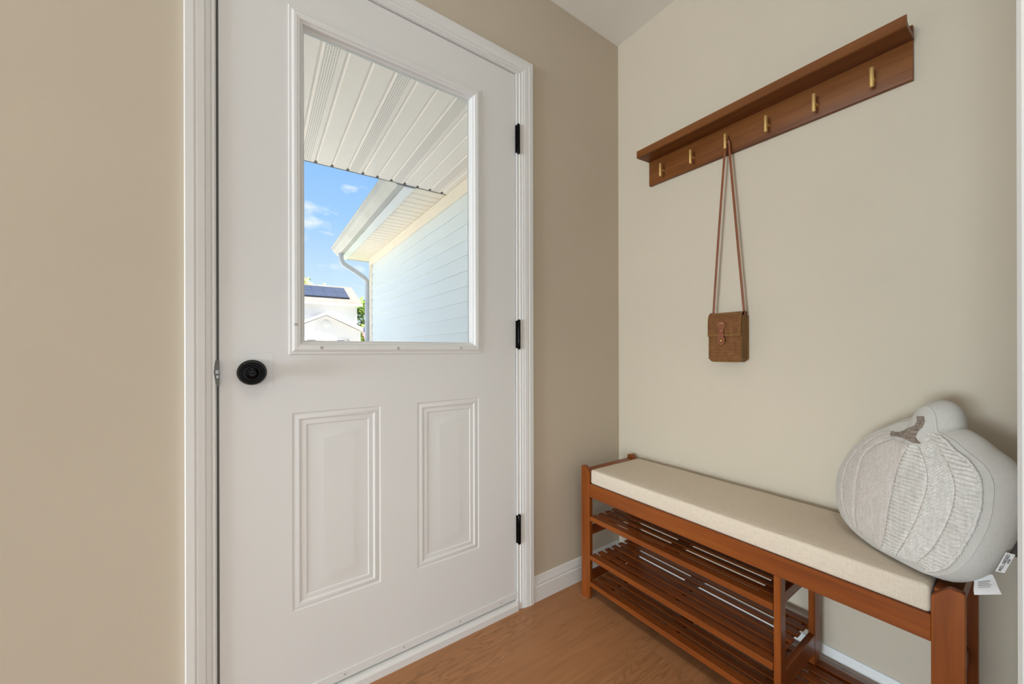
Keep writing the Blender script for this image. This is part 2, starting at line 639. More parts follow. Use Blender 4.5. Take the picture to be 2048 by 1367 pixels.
def tube(bm, pts, ra, rb=None, seg=12, up=None, corr=None):
    """tube (elliptical when rb is given) along a polyline"""
    rb = ra if rb is None else rb
    pts = [Vector(p) for p in pts]
    rings = []
    prev = None
    for i, p in enumerate(pts):
        d = (pts[min(i + 1, len(pts) - 1)] - pts[max(i - 1, 0)]).normalized()
        if up is not None:
            a = (Vector(up) - d * d.dot(Vector(up))).normalized()
        elif prev is None:
            a = d.orthogonal().normalized()
        else:
            a = (prev - d * d.dot(prev)).normalized()
        prev = a
        b = d.cross(a)
        k = 1.0 if corr is None else corr(i)
        rings.append([bm.verts.new(p + a * ra * k * math.cos(2 * PI * j / seg) + b * rb * k * math.sin(2 * PI * j / seg)) for j in range(seg)])
    for p, q in zip(rings, rings[1:]):
        for j in range(seg):
            bm.faces.new((p[j], p[(j + 1) % seg], q[(j + 1) % seg], q[j]))
    bm.faces.new(rings[0])
    bm.faces.new(rings[-1])


def catmull(pts, n, closed=False):
    """n points at even arc length along a smooth curve through pts"""
    P = [Vector(p) for p in pts]
    m = len(P)
    dense = []
    segs = m if closed else m - 1
    for i in range(segs):
        if closed:
            a, b, c, d = P[(i - 1) % m], P[i], P[(i + 1) % m], P[(i + 2) % m]
        else:
            a, b, c, d = P[max(i - 1, 0)], P[i], P[i + 1], P[min(i + 2, m - 1)]
        for k in range(12):
            t = k / 12
            dense.append(0.5 * ((2 * b) + (c - a) * t + (2 * a - 5 * b + 4 * c - d) * t * t + (3 * b - a - 3 * c + d) * t ** 3))
    dense.append(P[0] if closed else P[-1])
    L = [0]
    for a, b in zip(dense, dense[1:]):
        L.append(L[-1] + (b - a).length)
    res = []
    tot = L[-1]
    j = 0
    cnt = n if closed else n - 1
    for i in range(n):
        s = tot * i / cnt
        while j < len(L) - 2 and L[j + 1] < s:
            j += 1
        f = (s - L[j]) / max(L[j + 1] - L[j], 1e-9)
        res.append(dense[j].lerp(dense[j + 1], min(max(f, 0), 1)))
    return res


def rect_rings(bm, x0, x1, z0, z1, prof, close=True):
    """nested rectangles on the door face: prof = list of (inset, y)"""
    rings = []
    for ins, y in prof:
        rings.append([bm.verts.new(c) for c in ((x0 + ins, y, z0 + ins), (x1 - ins, y, z0 + ins), (x1 - ins, y, z1 - ins), (x0 + ins, y, z1 - ins))])
    for p, q in zip(rings, rings[1:]):
        for i in range(4):
            bm.faces.new((p[i], p[(i + 1) % 4], q[(i + 1) % 4], q[i]))
    if close:
        bm.faces.new(rings[-1])


# ------------------------------------------------------------------ room shell
RX0, RY0, CZ = -8.2, -3.6, 2.44


def struct(name, bm, mat, smooth=None, label=None, cat='room', ext=False):
    o = link(name, bm, mat, None, smooth, 'structure', ext)
    tag(o, label, cat)
    return o


bm = bmesh.new()
box(bm, RX0 - .12, 0.12, RY0 - .12, 0.15, -0.12, 0)
struct('floor', bm, FLOOR, label='warm brown oak look plank floor of the entry', cat='floor')
bm = bmesh.new()
box(bm, RX0 - .12, 0.12, RY0 - .12, 0.15, CZ, CZ + .1)
struct('ceiling', bm, CEIL, label='flat white ceiling in the corner above the coat rack', cat='ceiling')
bm = bmesh.new()
DX0, DX1, DZ1 = -1.53, -0.585, 2.075
box(bm, RX0 - .12, DX0, 0, .15, 0, CZ)
box(bm, DX1, 0.12, 0, .15, 0, CZ)
box(bm, DX0, DX1, 0, .15, DZ1, CZ)
struct('wall_front', bm, WALL, label='beige painted wall around the white entry door', cat='wall')
bm = bmesh.new()
box(bm, 0, .12, RY0 - .12, 0, 0, CZ)
struct('wall_right', bm, WALL, label='light beige wall with the coat rack and bench', cat='wall')
# left and back walls, each with an opening added for the fill light
bm = bmesh.new()
box(bm, RX0 - .12, RX0, RY0 - .12, -2.9, 0, CZ)
box(bm, RX0 - .12, RX0, -.2, 0, 0, CZ)
box(bm, RX0 - .12, RX0, -2.9, -.2, 0, .08)
box(bm, RX0 - .12, RX0, -2.9, -.2, 1.8, CZ)
struct('wall_left', bm, WALL, label='beige wall left of the camera with an opening added for light', cat='wall')
bm = bmesh.new()
box(bm, RX0, -2.4, RY0 - .12, RY0, 0, CZ)
box(bm, -.5, 0, RY0 - .12, RY0, 0, CZ)
box(bm, -2.4, -.5, RY0 - .12, RY0, 2.0, CZ)
struct('wall_back', bm, WALL, label='beige wall behind the camera with an opening added for light', cat='wall')
# wall end with a cased edge at the right border of the picture
bm = bmesh.new()
box(bm, -.79, -.67, -2.6, -1.185, 0, CZ)
struct('wall_near', bm, WALL, label='short wall pier at the right edge nearest the camera', cat='wall')
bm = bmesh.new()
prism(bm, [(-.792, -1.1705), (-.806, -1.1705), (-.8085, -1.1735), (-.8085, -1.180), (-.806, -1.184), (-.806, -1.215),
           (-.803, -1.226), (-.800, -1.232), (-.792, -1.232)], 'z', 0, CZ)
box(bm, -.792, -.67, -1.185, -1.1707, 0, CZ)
struct('trim_3', bm, TRIM_DIMMED, 30, label='narrow white casing along the right edge of the view', cat='trim')

# baseboards
BB = [(0, 0), (.013, 0), (.013, .058), (.0100, .061), (.0100, .0635), (.0120, .067), (.0115, .073), (.0085, .080), (.0075, .087), (.0055, .094), (0, .096)]
bm = bmesh.new()
prism(bm, [(-a, b) for a, b in BB], 'x', -0.526, 0)
struct('baseboard_front', bm, TRIM, 25, label='white baseboard between the door casing and the corner', cat='baseboard')
bm = bmesh.new()
prism(bm, [(-a, b) for a, b in BB], 'y', RY0, -0.0125)
struct('baseboard_right', bm, TRIM, 25, label='white baseboard behind the bench', cat='baseboard')
bm = bmesh.new()
prism(bm, [(-a, b) for a, b in BB], 'x', RX0, -1.574)
struct('baseboard_left', bm, TRIM, 25, label='white baseboard left of the door casing', cat='baseboard')

# door casing: moulded profile swept round the opening with mitred corners
CAS = [(0, 0), (0, .008), (.0015, .0095), (.005, .0095), (.007, .0075), (.009, .0105), (.016, .0125), (.018, .0105), (.020, .0135),
       (.034, .0155), (.036, .0145), (.040, .0165), (.0555, .0165), (.058, .014), (.058, 0)]
bm = bmesh.new()
rings = []
for cx, cz, sx, sz in ((-1.516, 0, -1, 0), (-1.516, 2.063, -1, 1), (-.588, 2.063, 1, 1), (-.588, 0, 1, 0)):
    rings.append([bm.verts.new((cx + sx * u * (1.0 if sx < 0 else 1.06), -h, cz + sz * u)) for u, h in CAS])
for p, q in zip(rings, rings[1:]):
    for i in range(len(CAS) - 1):
        bm.faces.new((p[i], p[i + 1], q[i + 1], q[i]))
    bm.faces.new((p[-1], p[0], q[0], q[-1]))
bm.faces.new(rings[0])
bm.faces.new(rings[-1])
casing = struct('trim_1', bm, TRIM, 20, label='white moulded casing around the entry door', cat='trim')
# jamb lining
bm = bmesh.new()
box(bm, DX0, -1.5145, -.006, .15, 0, DZ1)
box(bm, -.6005, DX1, -.006, .15, 0, DZ1)
box(bm, -1.5145, -.6005, -.006, .15, 2.0605, DZ1)
jamb = sub('jamb', bm, TRIM, casing)
bm = bmesh.new()
box(bm, -1.5143, -1.500, .046, .06, 0.036, 2.060)
box(bm, -.615, -.6008, .046, .06, 0.036, 2.060)
box(bm, -1.500, -.615, .046, .06, 2.046, 2.060)
box(bm, -1.5144, -1.5098, .003, .046, 0.036, 2.060)  # grey filler whose colour stands for the shade in the door gap
sub('weather_strip', bm, GAP, casing, label='grey weather strip with a shade-toned filler in the gap beside the door')
# strike plate with chipped paint, beside the latch
bm = bmesh.new()
prism(bm, [(-1.5085, .912), (-1.5125, .908), (-1.5150, .916), (-1.5180, .932), (-1.5195, .945), (-1.5185, .958), (-1.5165, .972), (-1.5140, .974), (-1.5085, .973)], 'y', -.0105, -.0085)
sub('strike_plate', bm, GAP, casing, label='dark chipped strike plate beside the latch')
bm = bmesh.new()
box(bm, -1.5155, -1.5088, -.0125, -.0104, .940, .950, .0008)
box(bm, -1.5140, -1.5088, -.0125, -.0104, .929, .937, .0008)
sub('latch_bolt', bm, CHROME, casing, label='small steel latch')
# threshold
bm = bmesh.new()
prism(bm, [(-.013, 0), (-.013, .022), (-.008, .031), (0, .034), (.15, .030), (.15, 0)], 'x', -1.5144, -.6006)
struct('trim_2', bm, TRIM, 25, label='white painted threshold under the entry door', cat='threshold')

# ------------------------------------------------------------------ the entry door
door = thing('door_1', (-1.055, 0.02, .04), 'white steel entry door with a half height window and black knob', 'door', kind='structure')
X0, X1, Z0, Z1 = -1.5095, -.6035, .041, 2.057
WIN = (-1.349, -.767, .996, 1.926)
PANS = [(-1.352, -1.1155, .2845, .827), (-.9975, -.7675, .2845, .827)]
bm = bmesh.new()
xs = sorted({X0, X1, WIN[0], WIN[1]} | {p[0] for p in PANS} | {p[1] for p in PANS})
zs = sorted({Z0, Z1, WIN[2], WIN[3], PANS[0][2], PANS[0][3]})


def solid(x, z):
    for a, b, c, d in [WIN] + PANS:
        if a < x < b and c < z < d:
            return False
    return True


grid = {}


def gv(x, z, y):
    k = (round(x, 5), round(z, 5), y)
    if k not in grid:
        grid[k] = bm.verts.new((x, y, z))
    return grid[k]


for xa, xb in zip(xs, xs[1:]):
    for za, zb in zip(zs, zs[1:]):
        if solid((xa + xb) / 2, (za + zb) / 2):
            bm.faces.new((gv(xa, za, 0.0), gv(xb, za, 0.0), gv(xb, zb, 0.0), gv(xa, zb, 0.0)))
        if not (WIN[0] < (xa + xb) / 2 < WIN[1] and WIN[2] < (za + zb) / 2 < WIN[3]):
            bm.faces.new((gv(xa, za, .044), gv(xb, za, .044), gv(xb, zb, .044), gv(xa, zb, .044)))
for a, b, c, d in ((X0, X0, Z0, Z1), (X1, X1, Z0, Z1)):
    bm.faces.new([bm.verts.new(v) for v in ((a, 0, Z0), (a, .044, Z0), (a, .044, Z1), (a, 0, Z1))])
for z in (Z0, Z1):
    bm.faces.new([bm.verts.new(v) for v in ((X0, 0, z), (X1, 0, z), (X1, .044, z), (X0, .044, z))])
for p in PANS:
    rect_rings(bm, *p, [(0, 0), (.0025, .0014), (.006, .0018), (.012, .0004), (.017, .0), (.0195, .0014), (.023, .0025), (.029, .0018),
                        (.0345, .0018), (.037, .0034), (.041, .0036), (.074, .0006), (.0765, .0003), (.079, .0003)])
slab = part('door_slab', bm, DOOR, door, 12)
# window frame screwed to the slab
bm = bmesh.new()
WF = (-1.359, -.756, .9865, 1.936)
rect_rings(bm, *WF, [(-.0005, .0005), (0, -.0028), (.002, -.0038), (.007, -.0038), (.009, -.0050), (.0130, -.0075), (.020, -.0078), (.0225, -.0066),
                     (.0245, -.0071), (.027, -.0064), (.031, -.0008), (.0345, .001), (.0365, .012), (.039, .014), (.039, .030)], close=False)
wframe = part('window_frame', bm, DOOR, door, 15)
bm = bmesh.new()
box(bm, WF[0] + .0355, WF[1] - .0355, .021, .027, WF[2] + .0355, WF[3] - .0355)
part('window_pane', bm, GLASS, door, label='clear glass pane')
for sx, sz in ((-1.3431, 1.0688), (-1.2806, 1.0052), (-1.0621, 1.0041), (-.8412, 1.0055)):
    bm = bmesh.new()
    lathe(bm, [(.0044, -.0040), (.0044, -.0083), (.0034, -.0088), (.0, -.0086)], (sx, 0, sz), (0, 1, 0), 16)
    box(bm, sx - .0035, sx + .0035, -.0093, -.0083, sz - .0007, sz + .0007)
    sub('screw', bm, SCREW, wframe, 40)
# hinges
for zc in (1.8085, 1.058, .310):
    bm = bmesh.new()
    lathe(bm, [(0, -.0575), (.004, -.0570), (.0062, -.0535), (.0062, -.019), (.0054, -.0185), (.0054, -.0178), (.0062, -.0173), (.0062, .0173),
               (.0054, .0178), (.0054, .0185), (.0062, .019), (.0062, .0535), (.004, .0570), (0, .0575)], (-.5955, -.0115, zc), (0, 0, 1), 16)
    box(bm, -.6035, -.5955, -.0075, -.0015, zc - .0525, zc + .0525)
    part('hinge', bm, BLACK, door, 40, label='black butt hinge')
# knob
KX, KZ = -1.4418, .9412
bm = bmesh.new()
lathe(bm, [(.0, 0), (.0325, 0), (.0325, .004), (.030, .0085), (.022, .011), (.013, .012), (.012, .022), (.014, .026), (.022, .029), (.0272, .033),
           (.0290, .038), (.0288, .042), (.0274, .0445), (.0262, .0440), (.0250, .0442), (.0215, .0500), (.0200, .0505), (.0150, .0508), (.0142, .0498), (.0132, .0508),
           (.0075, .0520), (.0070, .0500), (.0, .0500)], (KX, 0, KZ), (0, -1, 0), 56)
knob = part('door_knob', bm, BLACK, door, 35, label='black round knob with stepped rings')
bm = bmesh.new()
box(bm, KX - .0058, KX + .0058, -.0540, -.0495, KZ - .0018, KZ + .0018, .0012, 2)
sub('lock_button', bm, BLACK, knob, 40)
# outline of an older plate under the paint
bm = bmesh.new()
for (xa, xb, za, zb) in ((-1.4700, -1.3960, .9905, .9920), (-1.3975, -1.3960, .9000, .9905)):
    box(bm, xa, xb, -.0006, .001, za, zb, .0004)
part('paint_ridge', bm, DOOR, door)
# door sweep strip with staples
bm = bmesh.new()
box(bm, X0, X1 + .002, -.0035, .0, .041, .0675, .0012)
sweep = part('door_sweep', bm, DOOR, door)
for sx in (-1.22, -1.045, -.845, -.675):
    bm = bmesh.new()
    lathe(bm, [(.0030, .0030), (.0030, .0043), (0, .0046)], (sx, 0, .0545), (0, -1, 0), 10)
    sub('screw', bm, SCREW, sweep)

# ------------------------------------------------------------------ coat rack
rack = thing('coat_rack', (-.01, -.578, 1.71), 'long brown wooden wall coat rack with a ledge and six brass hooks', 'coat rack')
bm = bmesh.new()
box(bm, -.0145, 0, -.9785, -.1785, 1.7085, 1.852, .0015, 2)
part('back_board', bm, RACK_Y, rack, 40)
bm = bmesh.new()
prism(bm, [(-.0145, 1.810), (-.0985, 1.8045), (-.1015, 1.8065), (-.1015, 1.8335), (-.0985, 1.8352), (-.0955, 1.8335), (-.0935, 1.826),
           (-.088, 1.8195), (-.080, 1.8175), (-.0145, 1.8205)], 'y', -.9805, -.1800)
part('ledge', bm, RACK_Y, rack, 30, label='narrow ledge with a raised front lip')
PEGZ = 1.7460
HOOKS = [-.2537 - .1301 * k for k in range(6)]
for hy in HOOKS:
    bm = bmesh.new()
    lathe(bm, [(0, 0), (.0042, .0003), (.0048, .001), (.0048, .0505), (.0042, .0515), (0, .0518)], (-.045, hy, 1.7185), (0, 0, 1), 20)
    hk = part('hook', bm, BRASS, rack, 40)
    bm = bmesh.new()
    lathe(bm, [(.0029, 0), (.0029, .0300)], (-.0145, hy, PEGZ), (-1, 0, 0), 16)
    sub('peg', bm, BRASS, hk, 40)

# ------------------------------------------------------------------ rattan bag
HY = HOOKS[2]
BY, BZ0, BZ1 = -.5165, .9555, 1.1310
bag = thing('shoulder_bag', (-.032, BY, BZ0), 'small woven rattan shoulder bag with leather flap tab hanging from the coat rack', 'bag')


def rounded(w, h, r, n=7):
    pts = []
    for cx, cy, a0 in ((w / 2 - r, h / 2 - r, 0), (-w / 2 + r, h / 2 - r, 90), (-w / 2 + r, -h / 2 + r, 180), (w / 2 - r, -h / 2 + r, 270)):
        for i in range(n + 1):
            a = math.radians(a0 + 90 * i / n)
            pts.append((cx + r * math.cos(a), cy + r * math.sin(a)))
    return pts


def bag_shell(bm, xa, xb, w, z0, z1, rad, lift=.003):
    n = 4
    poly = [(BY + p, (z0 + z1) / 2 + q) for p, q in rounded(w, z1 - z0, rad)]
    cy, cz = BY, (z0 + z1) / 2
    prof = [(.955, 0), (.985, .002), (1.0, .006), (1.0, 1 - 0), ]
    rings = []
    span = xb - xa
    for s, d in ((.90, 0), (.965, .0012), (.99, .0035), (1.0, .008), (1.004, span * .5), (1.0, span - .008), (.99, span - .0035), (.965, span - .0012), (.90, span)):
        rings.append([bm.verts.new((xa + d, cy + (a - cy) * s, cz + (b - cz) * (1 - (1 - s) * w / (z1 - z0)))) for a, b in poly])
    for p, q in zip(rings, rings[1:]):
        for i in range(len(poly)):
            bm.faces.new((p[i], p[(i + 1) % len(poly)], q[(i + 1) % len(poly)], q[i]))
    bm.faces.new(rings[0])
    bm.faces.new(rings[-1])


bm = bmesh.new()
bag_shell(bm, -.058, -.006, .110, BZ0, BZ1 - .006, .017)
for f in bm.faces:
    f.material_index = 0
body = part('bag_body', bm, [CANE_F, CANE_S], bag, 40)
for p in body.data.polygons:
    if abs(p.normal.x) < .6:
        p.material_index = 1
# flap: over the top and half way down the front
bm = bmesh.new()
path = [(-.010, BZ1 - .004), (-.018, BZ1 - .0005), (-.030, BZ1 + .001), (-.044, BZ1 - .001), (-.053, BZ1 - .006), (-.0585, BZ1 - .014), (-.0615, BZ1 - .026), (-.0625, BZ1 - .050), (-.0622, 1.0525), (-.0630, 1.0490)]
hw = .0555
outer = [[bm.verts.new((x, BY + s * hw, z)) for s in (-1, -.5, 0, .5, 1)] for x, z in path]
inner = [[bm.verts.new((x + (.0028 if i > 3 else .0008), BY + s * hw, z - (.0024 if i < 6 else 0))) for s in (-1, -.5, 0, .5, 1)] for i, (x, z) in enumerate(path)]
for g, in ((outer,), (inner,)):
    for a, b in zip(g, g[1:]):
        for i in range(4):
            bm.faces.new((a[i], a[i + 1], b[i + 1], b[i]))
for i in range(len(path) - 1):
    for s in (0, 4):
        bm.faces.new((outer[i][s], outer[i + 1][s], inner[i + 1][s], inner[i][s]))
for r_ in (0, len(path) - 1):
    for i in range(4):
        bm.faces.new((outer[r_][i], outer[r_][i + 1], inner[r_][i + 1], inner[r_][i]))
flap = part('flap', bm, CANE_F, bag, 50)
bm = bmesh.new()
tube(bm, [(-.0628, BY - hw - .001 + (2 * hw + .002) * i / 24, 1.0490 + .0006 * math.sin(i * 2.1)) for i in range(25)], .0036, seg=10,
     corr=lambda i: 1 + .10 * math.sin(i * 2.6))
sub('rolled_edge', bm, CANE_S, flap, 60)
for sgn in (-1, 1):
    bm = bmesh.new()
    tube(bm, [(x - .0003, BY + sgn * hw, z) for x, z in path[1:]], .0018, seg=8)
    sub('edge_binding', bm, CANE_S, flap, 60)
for xx in (-.0560, -.0085):
    bm = bmesh.new()
    loop = [(xx, BY + p * 1.004, (BZ0 + BZ1 - .006) / 2 + q * 1.004) for p, q in catmull(rounded(.110, BZ1 - .006 - BZ0, .017), 120, True)]
    tube(bm, loop + loop[:1], .0021, seg=8, corr=lambda i: 1 + .10 * math.sin(i * 2.4))
    part('rim_binding', bm, CANE_S, bag, 60)
# leather tab
bm = bmesh.new()
TY = -.5090
zt = [(1.0985, .0), (1.0970, .0065), (1.0930, .0115), (1.0870, .0135), (1.0800, .0130), (1.0740, .0105), (1.0670, .0085), (1.0600, .0082), (1.0530, .0082), (1.0450, .0088),
      (1.0390, .0110), (1.0320, .0128), (1.0260, .0125), (1.0200, .0100), (1.0165, .0060), (1.0150, .0)]


def tab_x(z):
    return -.0660 - (.0032 if z < 1.062 else 0) + (.004 * max(0, (1.045 - z) / .03) if z < 1.045 else 0) * .9


lft = [bm.verts.new((tab_x(z), TY + w + .0002, z)) for z, w in zt]
rgt = [bm.verts.new((tab_x(z), TY - w - .0002, z)) for z, w in zt]
for i in range(len(zt) - 1):
    bm.faces.new((lft[i], lft[i + 1], rgt[i + 1], rgt[i]))
ext_ = bmesh.ops.extrude_face_region(bm, geom=list(bm.faces))
bmesh.ops.translate(bm, verts=[v for v in ext_['geom'] if isinstance(v, bmesh.types.BMVert)], vec=(.0022, 0, 0))
tabo = part('leather_tab', bm, LEATHER, bag, 45, label='reddish tan leather closing tab')
bm = bmesh.new()
lathe(bm, [(.0056, 0), (.0056, .001), (.0048, .0026), (.0030, .0040), (0, .0046)], (tab_x(1.0285) + .0004, TY, 1.0285), (-1, 0, 0), 20)
sub('snap_button', bm, OLDBRASS, tabo, 40, label='round antique brass snap')
for zz, ww in ((1.0905, .0070), (1.0635, .0055)):
    bm = bmesh.new()
    xb_ = tab_x(zz) - .0004
    tube(bm, [(xb_ + .0012, TY + ww, zz - .0003), (xb_ - .0008, TY + ww * .7, zz), (xb_ - .0010, TY, zz + .0006), (xb_ - .0008, TY - ww * .7, zz + .001), (xb_ + .0012, TY - ww, zz + .0012)], .0011, seg=8)
    sub('stitch', bm, THREAD, tabo, 60)
# strap over the hook peg: two strands down to the sides of the bag
bm = bmesh.new()
pts = []
for i in range(31):
    f = i / 30
    pts.append((-.031 - .002 * math.sin(PI * f), BY + .0530 + (HY + .0055 - BY - .0530) * (f ** 1.02), 1.117 + (PEGZ - .005 - 1.117) * f))
arc = [(-.032, HY + .0048 * math.cos(a), PEGZ - .0030 + .0078 * math.sin(a)) for a in [math.radians(20 + 14 * k) for k in range(11)]]
for i in range(31):
    f = 1 - i / 30
    arc.append((-.029 - .002 * math.sin(PI * f), BY - .0540 + (HY - .0055 - BY + .0540) * (f ** 1.02), 1.117 + (PEGZ - .005 - 1.117) * f))
tube(bm, pts + arc, .0016, .0042, 10, up=(1, 0, 0))
part('strap', bm, LEATHER, bag, 60, label='thin tan leather shoulder strap')

# ------------------------------------------------------------------ bench
bench = thing('storage_bench', (-.19, -.585, 0), 'brown wooden shoe storage bench with slatted shelves and an oatmeal cushion', 'bench')
FX, BX = -.330, -.022
LY0, LY1 = -.0780, -1.0935


def leg_profile(y_out, y_in, z0=0.0):
    ym = (y_out + y_in) / 2 + (y_out - y_in) * .02
    d = 1 if y_out > y_in else -1
    return [(y_out, z0 + .004), (y_out - d * .003, z0), (y_in + d * .010, z0), (y_in, z0 + .009), (y_in, .503), (ym - d * .002, .5265), (ym + d * .003, .5285), (y_out - d * .003, .5270), (y_out, .5250)]


for y_out, y_in in ((LY0, -.1237), (LY1, -1.0487)):
    bm = bmesh.new()
    prism(bm, leg_profile(y_out, y_in), 'x', FX, FX + .017)
    bmesh.ops.bevel(bm, geom=[e for e in bm.edges], offset=.0012, segments=1, affect='EDGES')
    part('leg', bm, WOOD_Z, bench)
for y_out, y_in in ((LY0 - .002, -.1237), (LY1 + .0065, -1.0430)):
    bm = bmesh.new()
    prism(bm, leg_profile(y_out, y_in), 'x', BX - .017, BX)
    bmesh.ops.bevel(bm, geom=[e for e in bm.edges], offset=.0012, segments=1, affect='EDGES')
    part('leg', bm, WOOD_Z, bench)
# arm bars joining front and rear legs at each end
for ya, yb in ((-.0850, -.1220), (-1.0505, -1.0865)):
    bm = bmesh.new()
    box(bm, FX + .017, BX - .017, ya, yb, .478, .514, .002, 2)
    part('armrest', bm, WOOD_X, bench)
# rails under the cushion
bm = bmesh.new()
box(bm, FX, FX + .018, -.1237, -1.0487, .4100, .4630, .0012)
part('front_rail', bm, WOOD_Y, bench)
bm = bmesh.new()
box(bm, BX - .018, BX - .002, -.1237, -1.0430, .4100, .4630, .0012)
part('rear_rail', bm, WOOD_Y, bench)
bm = bmesh.new()
box(bm, FX + .018, BX - .018, -.1237, -1.0430, .4520, .4620)
part('seat_board', bm, WOOD_Y, bench)
# low cross bars of the left and right end frames
for yy in (-.1060, -1.0665):
    for z0, z1 in ((.2490, .2830), (.0640, .0995)):
        bm = bmesh.new()
        box(bm, FX + .017, BX - .017, yy - .007, yy + .007, z0, z1, .0012)
        part('side_bar', bm, WOOD_X, bench)
# centre divider
for xa, xb in ((FX, FX + .030), (-.088, -.0505)):
    bm = bmesh.new()
    box(bm, xa, xb, -.7870, -.7705, .0, .4100, .0012)
    part('divider_post', bm, WOOD_Z, bench)
for z0, z1 in ((.3340, .3640), (.1050, .1590)):
    bm = bmesh.new()
    box(bm, FX + .030, -.088, -.7865, -.7710, z0, z1, .0012)
    part('divider_bar', bm, WOOD_X, bench)


def shelf(y0, y1, ztop, battens, tips):
    bm = bmesh.new()
    box(bm, FX + .0005, -.298, y0, y1, ztop - .018, ztop, .0012)
    for k in range(5):
        xa = -.285 + .041 * k
        box(bm, xa, xa + .0260, y0 - tips, y1 + tips, ztop - .0065, ztop - .0005, .0012, 1)
    box(bm, -.080, -.050, y0, y1, ztop - .018, ztop - .0005, .0012)
    for a, b in battens:
        box(bm, -.299, -.079, a, b, ztop - .0180, ztop - .0030, .0008)
    return bm


BAT = [(-.1450, -.1900), (-.4300, -.4700), (-.7200, -.7550)]
part('shelf', shelf(-.1240, -.7690, .3330, BAT, .001), WOOD_Y, bench)
part('shelf', shelf(-.1240, -.7690, .1770, BAT, .001), WOOD_Y, bench)
part('shelf', shelf(-.1240, -1.0480, .0720, [(-.1650, -.2000), (-.4400, -.4750), (-.7200, -.7550), (-.9900, -1.0250)], .0), WOOD_Y, bench)
# cushion
bm = bmesh.new()
box(bm, -.3265, -.0265, -.1255, -1.0475, .4635, .5185, .0075, 3)
bmesh.ops.subdivide_edges(bm, edges=[e for e in bm.edges if abs((e.verts[0].co - e.verts[1].co).y) > .5], cuts=24, use_grid_fill=True)
bmesh.ops.subdivide_edges(bm, edges=[e for e in bm.edges if abs((e.verts[0].co - e.verts[1].co).x) > .2], cuts=8, use_grid_fill=True)
for v in bm.verts:
    if v.co.z > .51:
        v.co.z += .0018 * noise.noise(v.co * 9) + .002 * math.sin(PI * (v.co.x + .3265) / .30) * math.sin(PI * (-v.co.y - .1255) / .922) ** .4 if -1.0475 < v.co.y < -.1255 else 0
part('cushion', bm, LINEN, bench, 50, label='flat oatmeal linen seat cushion')

# ------------------------------------------------------------------ pumpkin pillow
PB = Vector((-.2707, -.995, .528))
PN = Vector((-.7814, .5910, .2004))
PR = Vector((-.6033, -.7975, 0))
PU = Vector((.1598, -.1209, .9797))
CEN = (-.0029, .1451)
OUT = [(-0.1982, 0.0984), (-0.2, 0.1365), (-0.1891, 0.174), (-0.1694, 0.2131), (-0.1444, 0.2439), (-0.115, 0.2666), (-0.0898, 0.2817), (-0.0694, 0.2946), (-0.0489, 0.302), (-0.0391, 0.3064), (-0.0366, 0.3163), (-0.0317, 0.3297), (-0.0235, 0.34), (-0.0128, 0.3445), (-0.003, 0.3408), (0.0043, 0.3306), (0.0097, 0.3144), (0.0164, 0.2954), (0.0319, 0.2904), (0.054, 0.2809), (0.0788, 0.2651), (0.1016, 0.2531), (0.1162, 0.2396), (0.1264, 0.2223), (0.1306, 0.2004), (0.1331, 0.1692), (0.1311, 0.139), (0.1247, 0.1064), (0.1136, 0.0706), (0.0982, 0.0405), (0.0776, 0.0183), (0.0538, 0.0047), (0.0265, 0.0001), (-0.0069, -0.0019), (-0.0472, -0.0026), (-0.0891, 0.0036), (-0.1313, 0.0143), (-0.1641, 0.032), (-0.1852, 0.0608)]
SA = [(-0.0675, 0.2712), (-0.0967, 0.2594), (-0.1229, 0.2351), (-0.1463, 0.2048), (-0.1609, 0.1717), (-0.1629, 0.1333), (-0.1577, 0.0978), (-0.1491, 0.0686), (-0.1375, 0.0493), (-0.1239, 0.0283), (-0.1055, 0.0176)]
SB = [(-0.053, 0.2603), (-0.0804, 0.2443), (-0.1027, 0.2229), (-0.1149, 0.1955), (-0.1128, 0.1598), (-0.1087, 0.1216), (-0.1058, 0.0839), (-0.1054, 0.0503), (-0.1042, 0.0253), (-0.0992, 0.0114)]
SC = [(-0.006, 0.2574), (-0.0078, 0.2388), (-0.0129, 0.2087), (-0.0134, 0.1765), (-0.0135, 0.1375), (-0.014, 0.0987), (-0.0174, 0.0629), (-0.0272, 0.0282), (-0.044, 0.0005)]
SD = [(0.0073, 0.2583), (0.02, 0.2446), (0.035, 0.2247), (0.0485, 0.1953), (0.0516, 0.1667), (0.0479, 0.1325), (0.0414, 0.0969), (0.0248, 0.0533), (-0.0041, 0.0057)]
SE = [(0.0113, 0.2847), (0.0349, 0.271), (0.0549, 0.2492), (0.072, 0.2313), (0.0869, 0.2075), (0.0932, 0.1818), (0.0934, 0.1448), (0.0848, 0.1005), (0.0704, 0.0589), (0.0435, 0.0182)]
SF = [(0.0105, 0.2906), (0.0212, 0.291), (0.046, 0.2783), (0.0699, 0.2617), (0.0899, 0.2519), (0.1101, 0.2305), (0.1189, 0.2095), (0.1235, 0.1757), (0.1214, 0.1391), (0.1149, 0.1061), (0.1049, 0.0708), (0.0906, 0.0414), (0.0739, 0.0224), (0.0581, 0.013)]
SL = [(-0.0747, 0.2772), (-0.0998, 0.2693), (-0.1315, 0.245), (-0.157, 0.2133), (-0.1769, 0.1766), (-0.1849, 0.1359), (-0.1854, 0.0978), (-0.1739, 0.0644), (-0.1558, 0.0369), (-0.1297, 0.0186), (-0.11, 0.0122)]
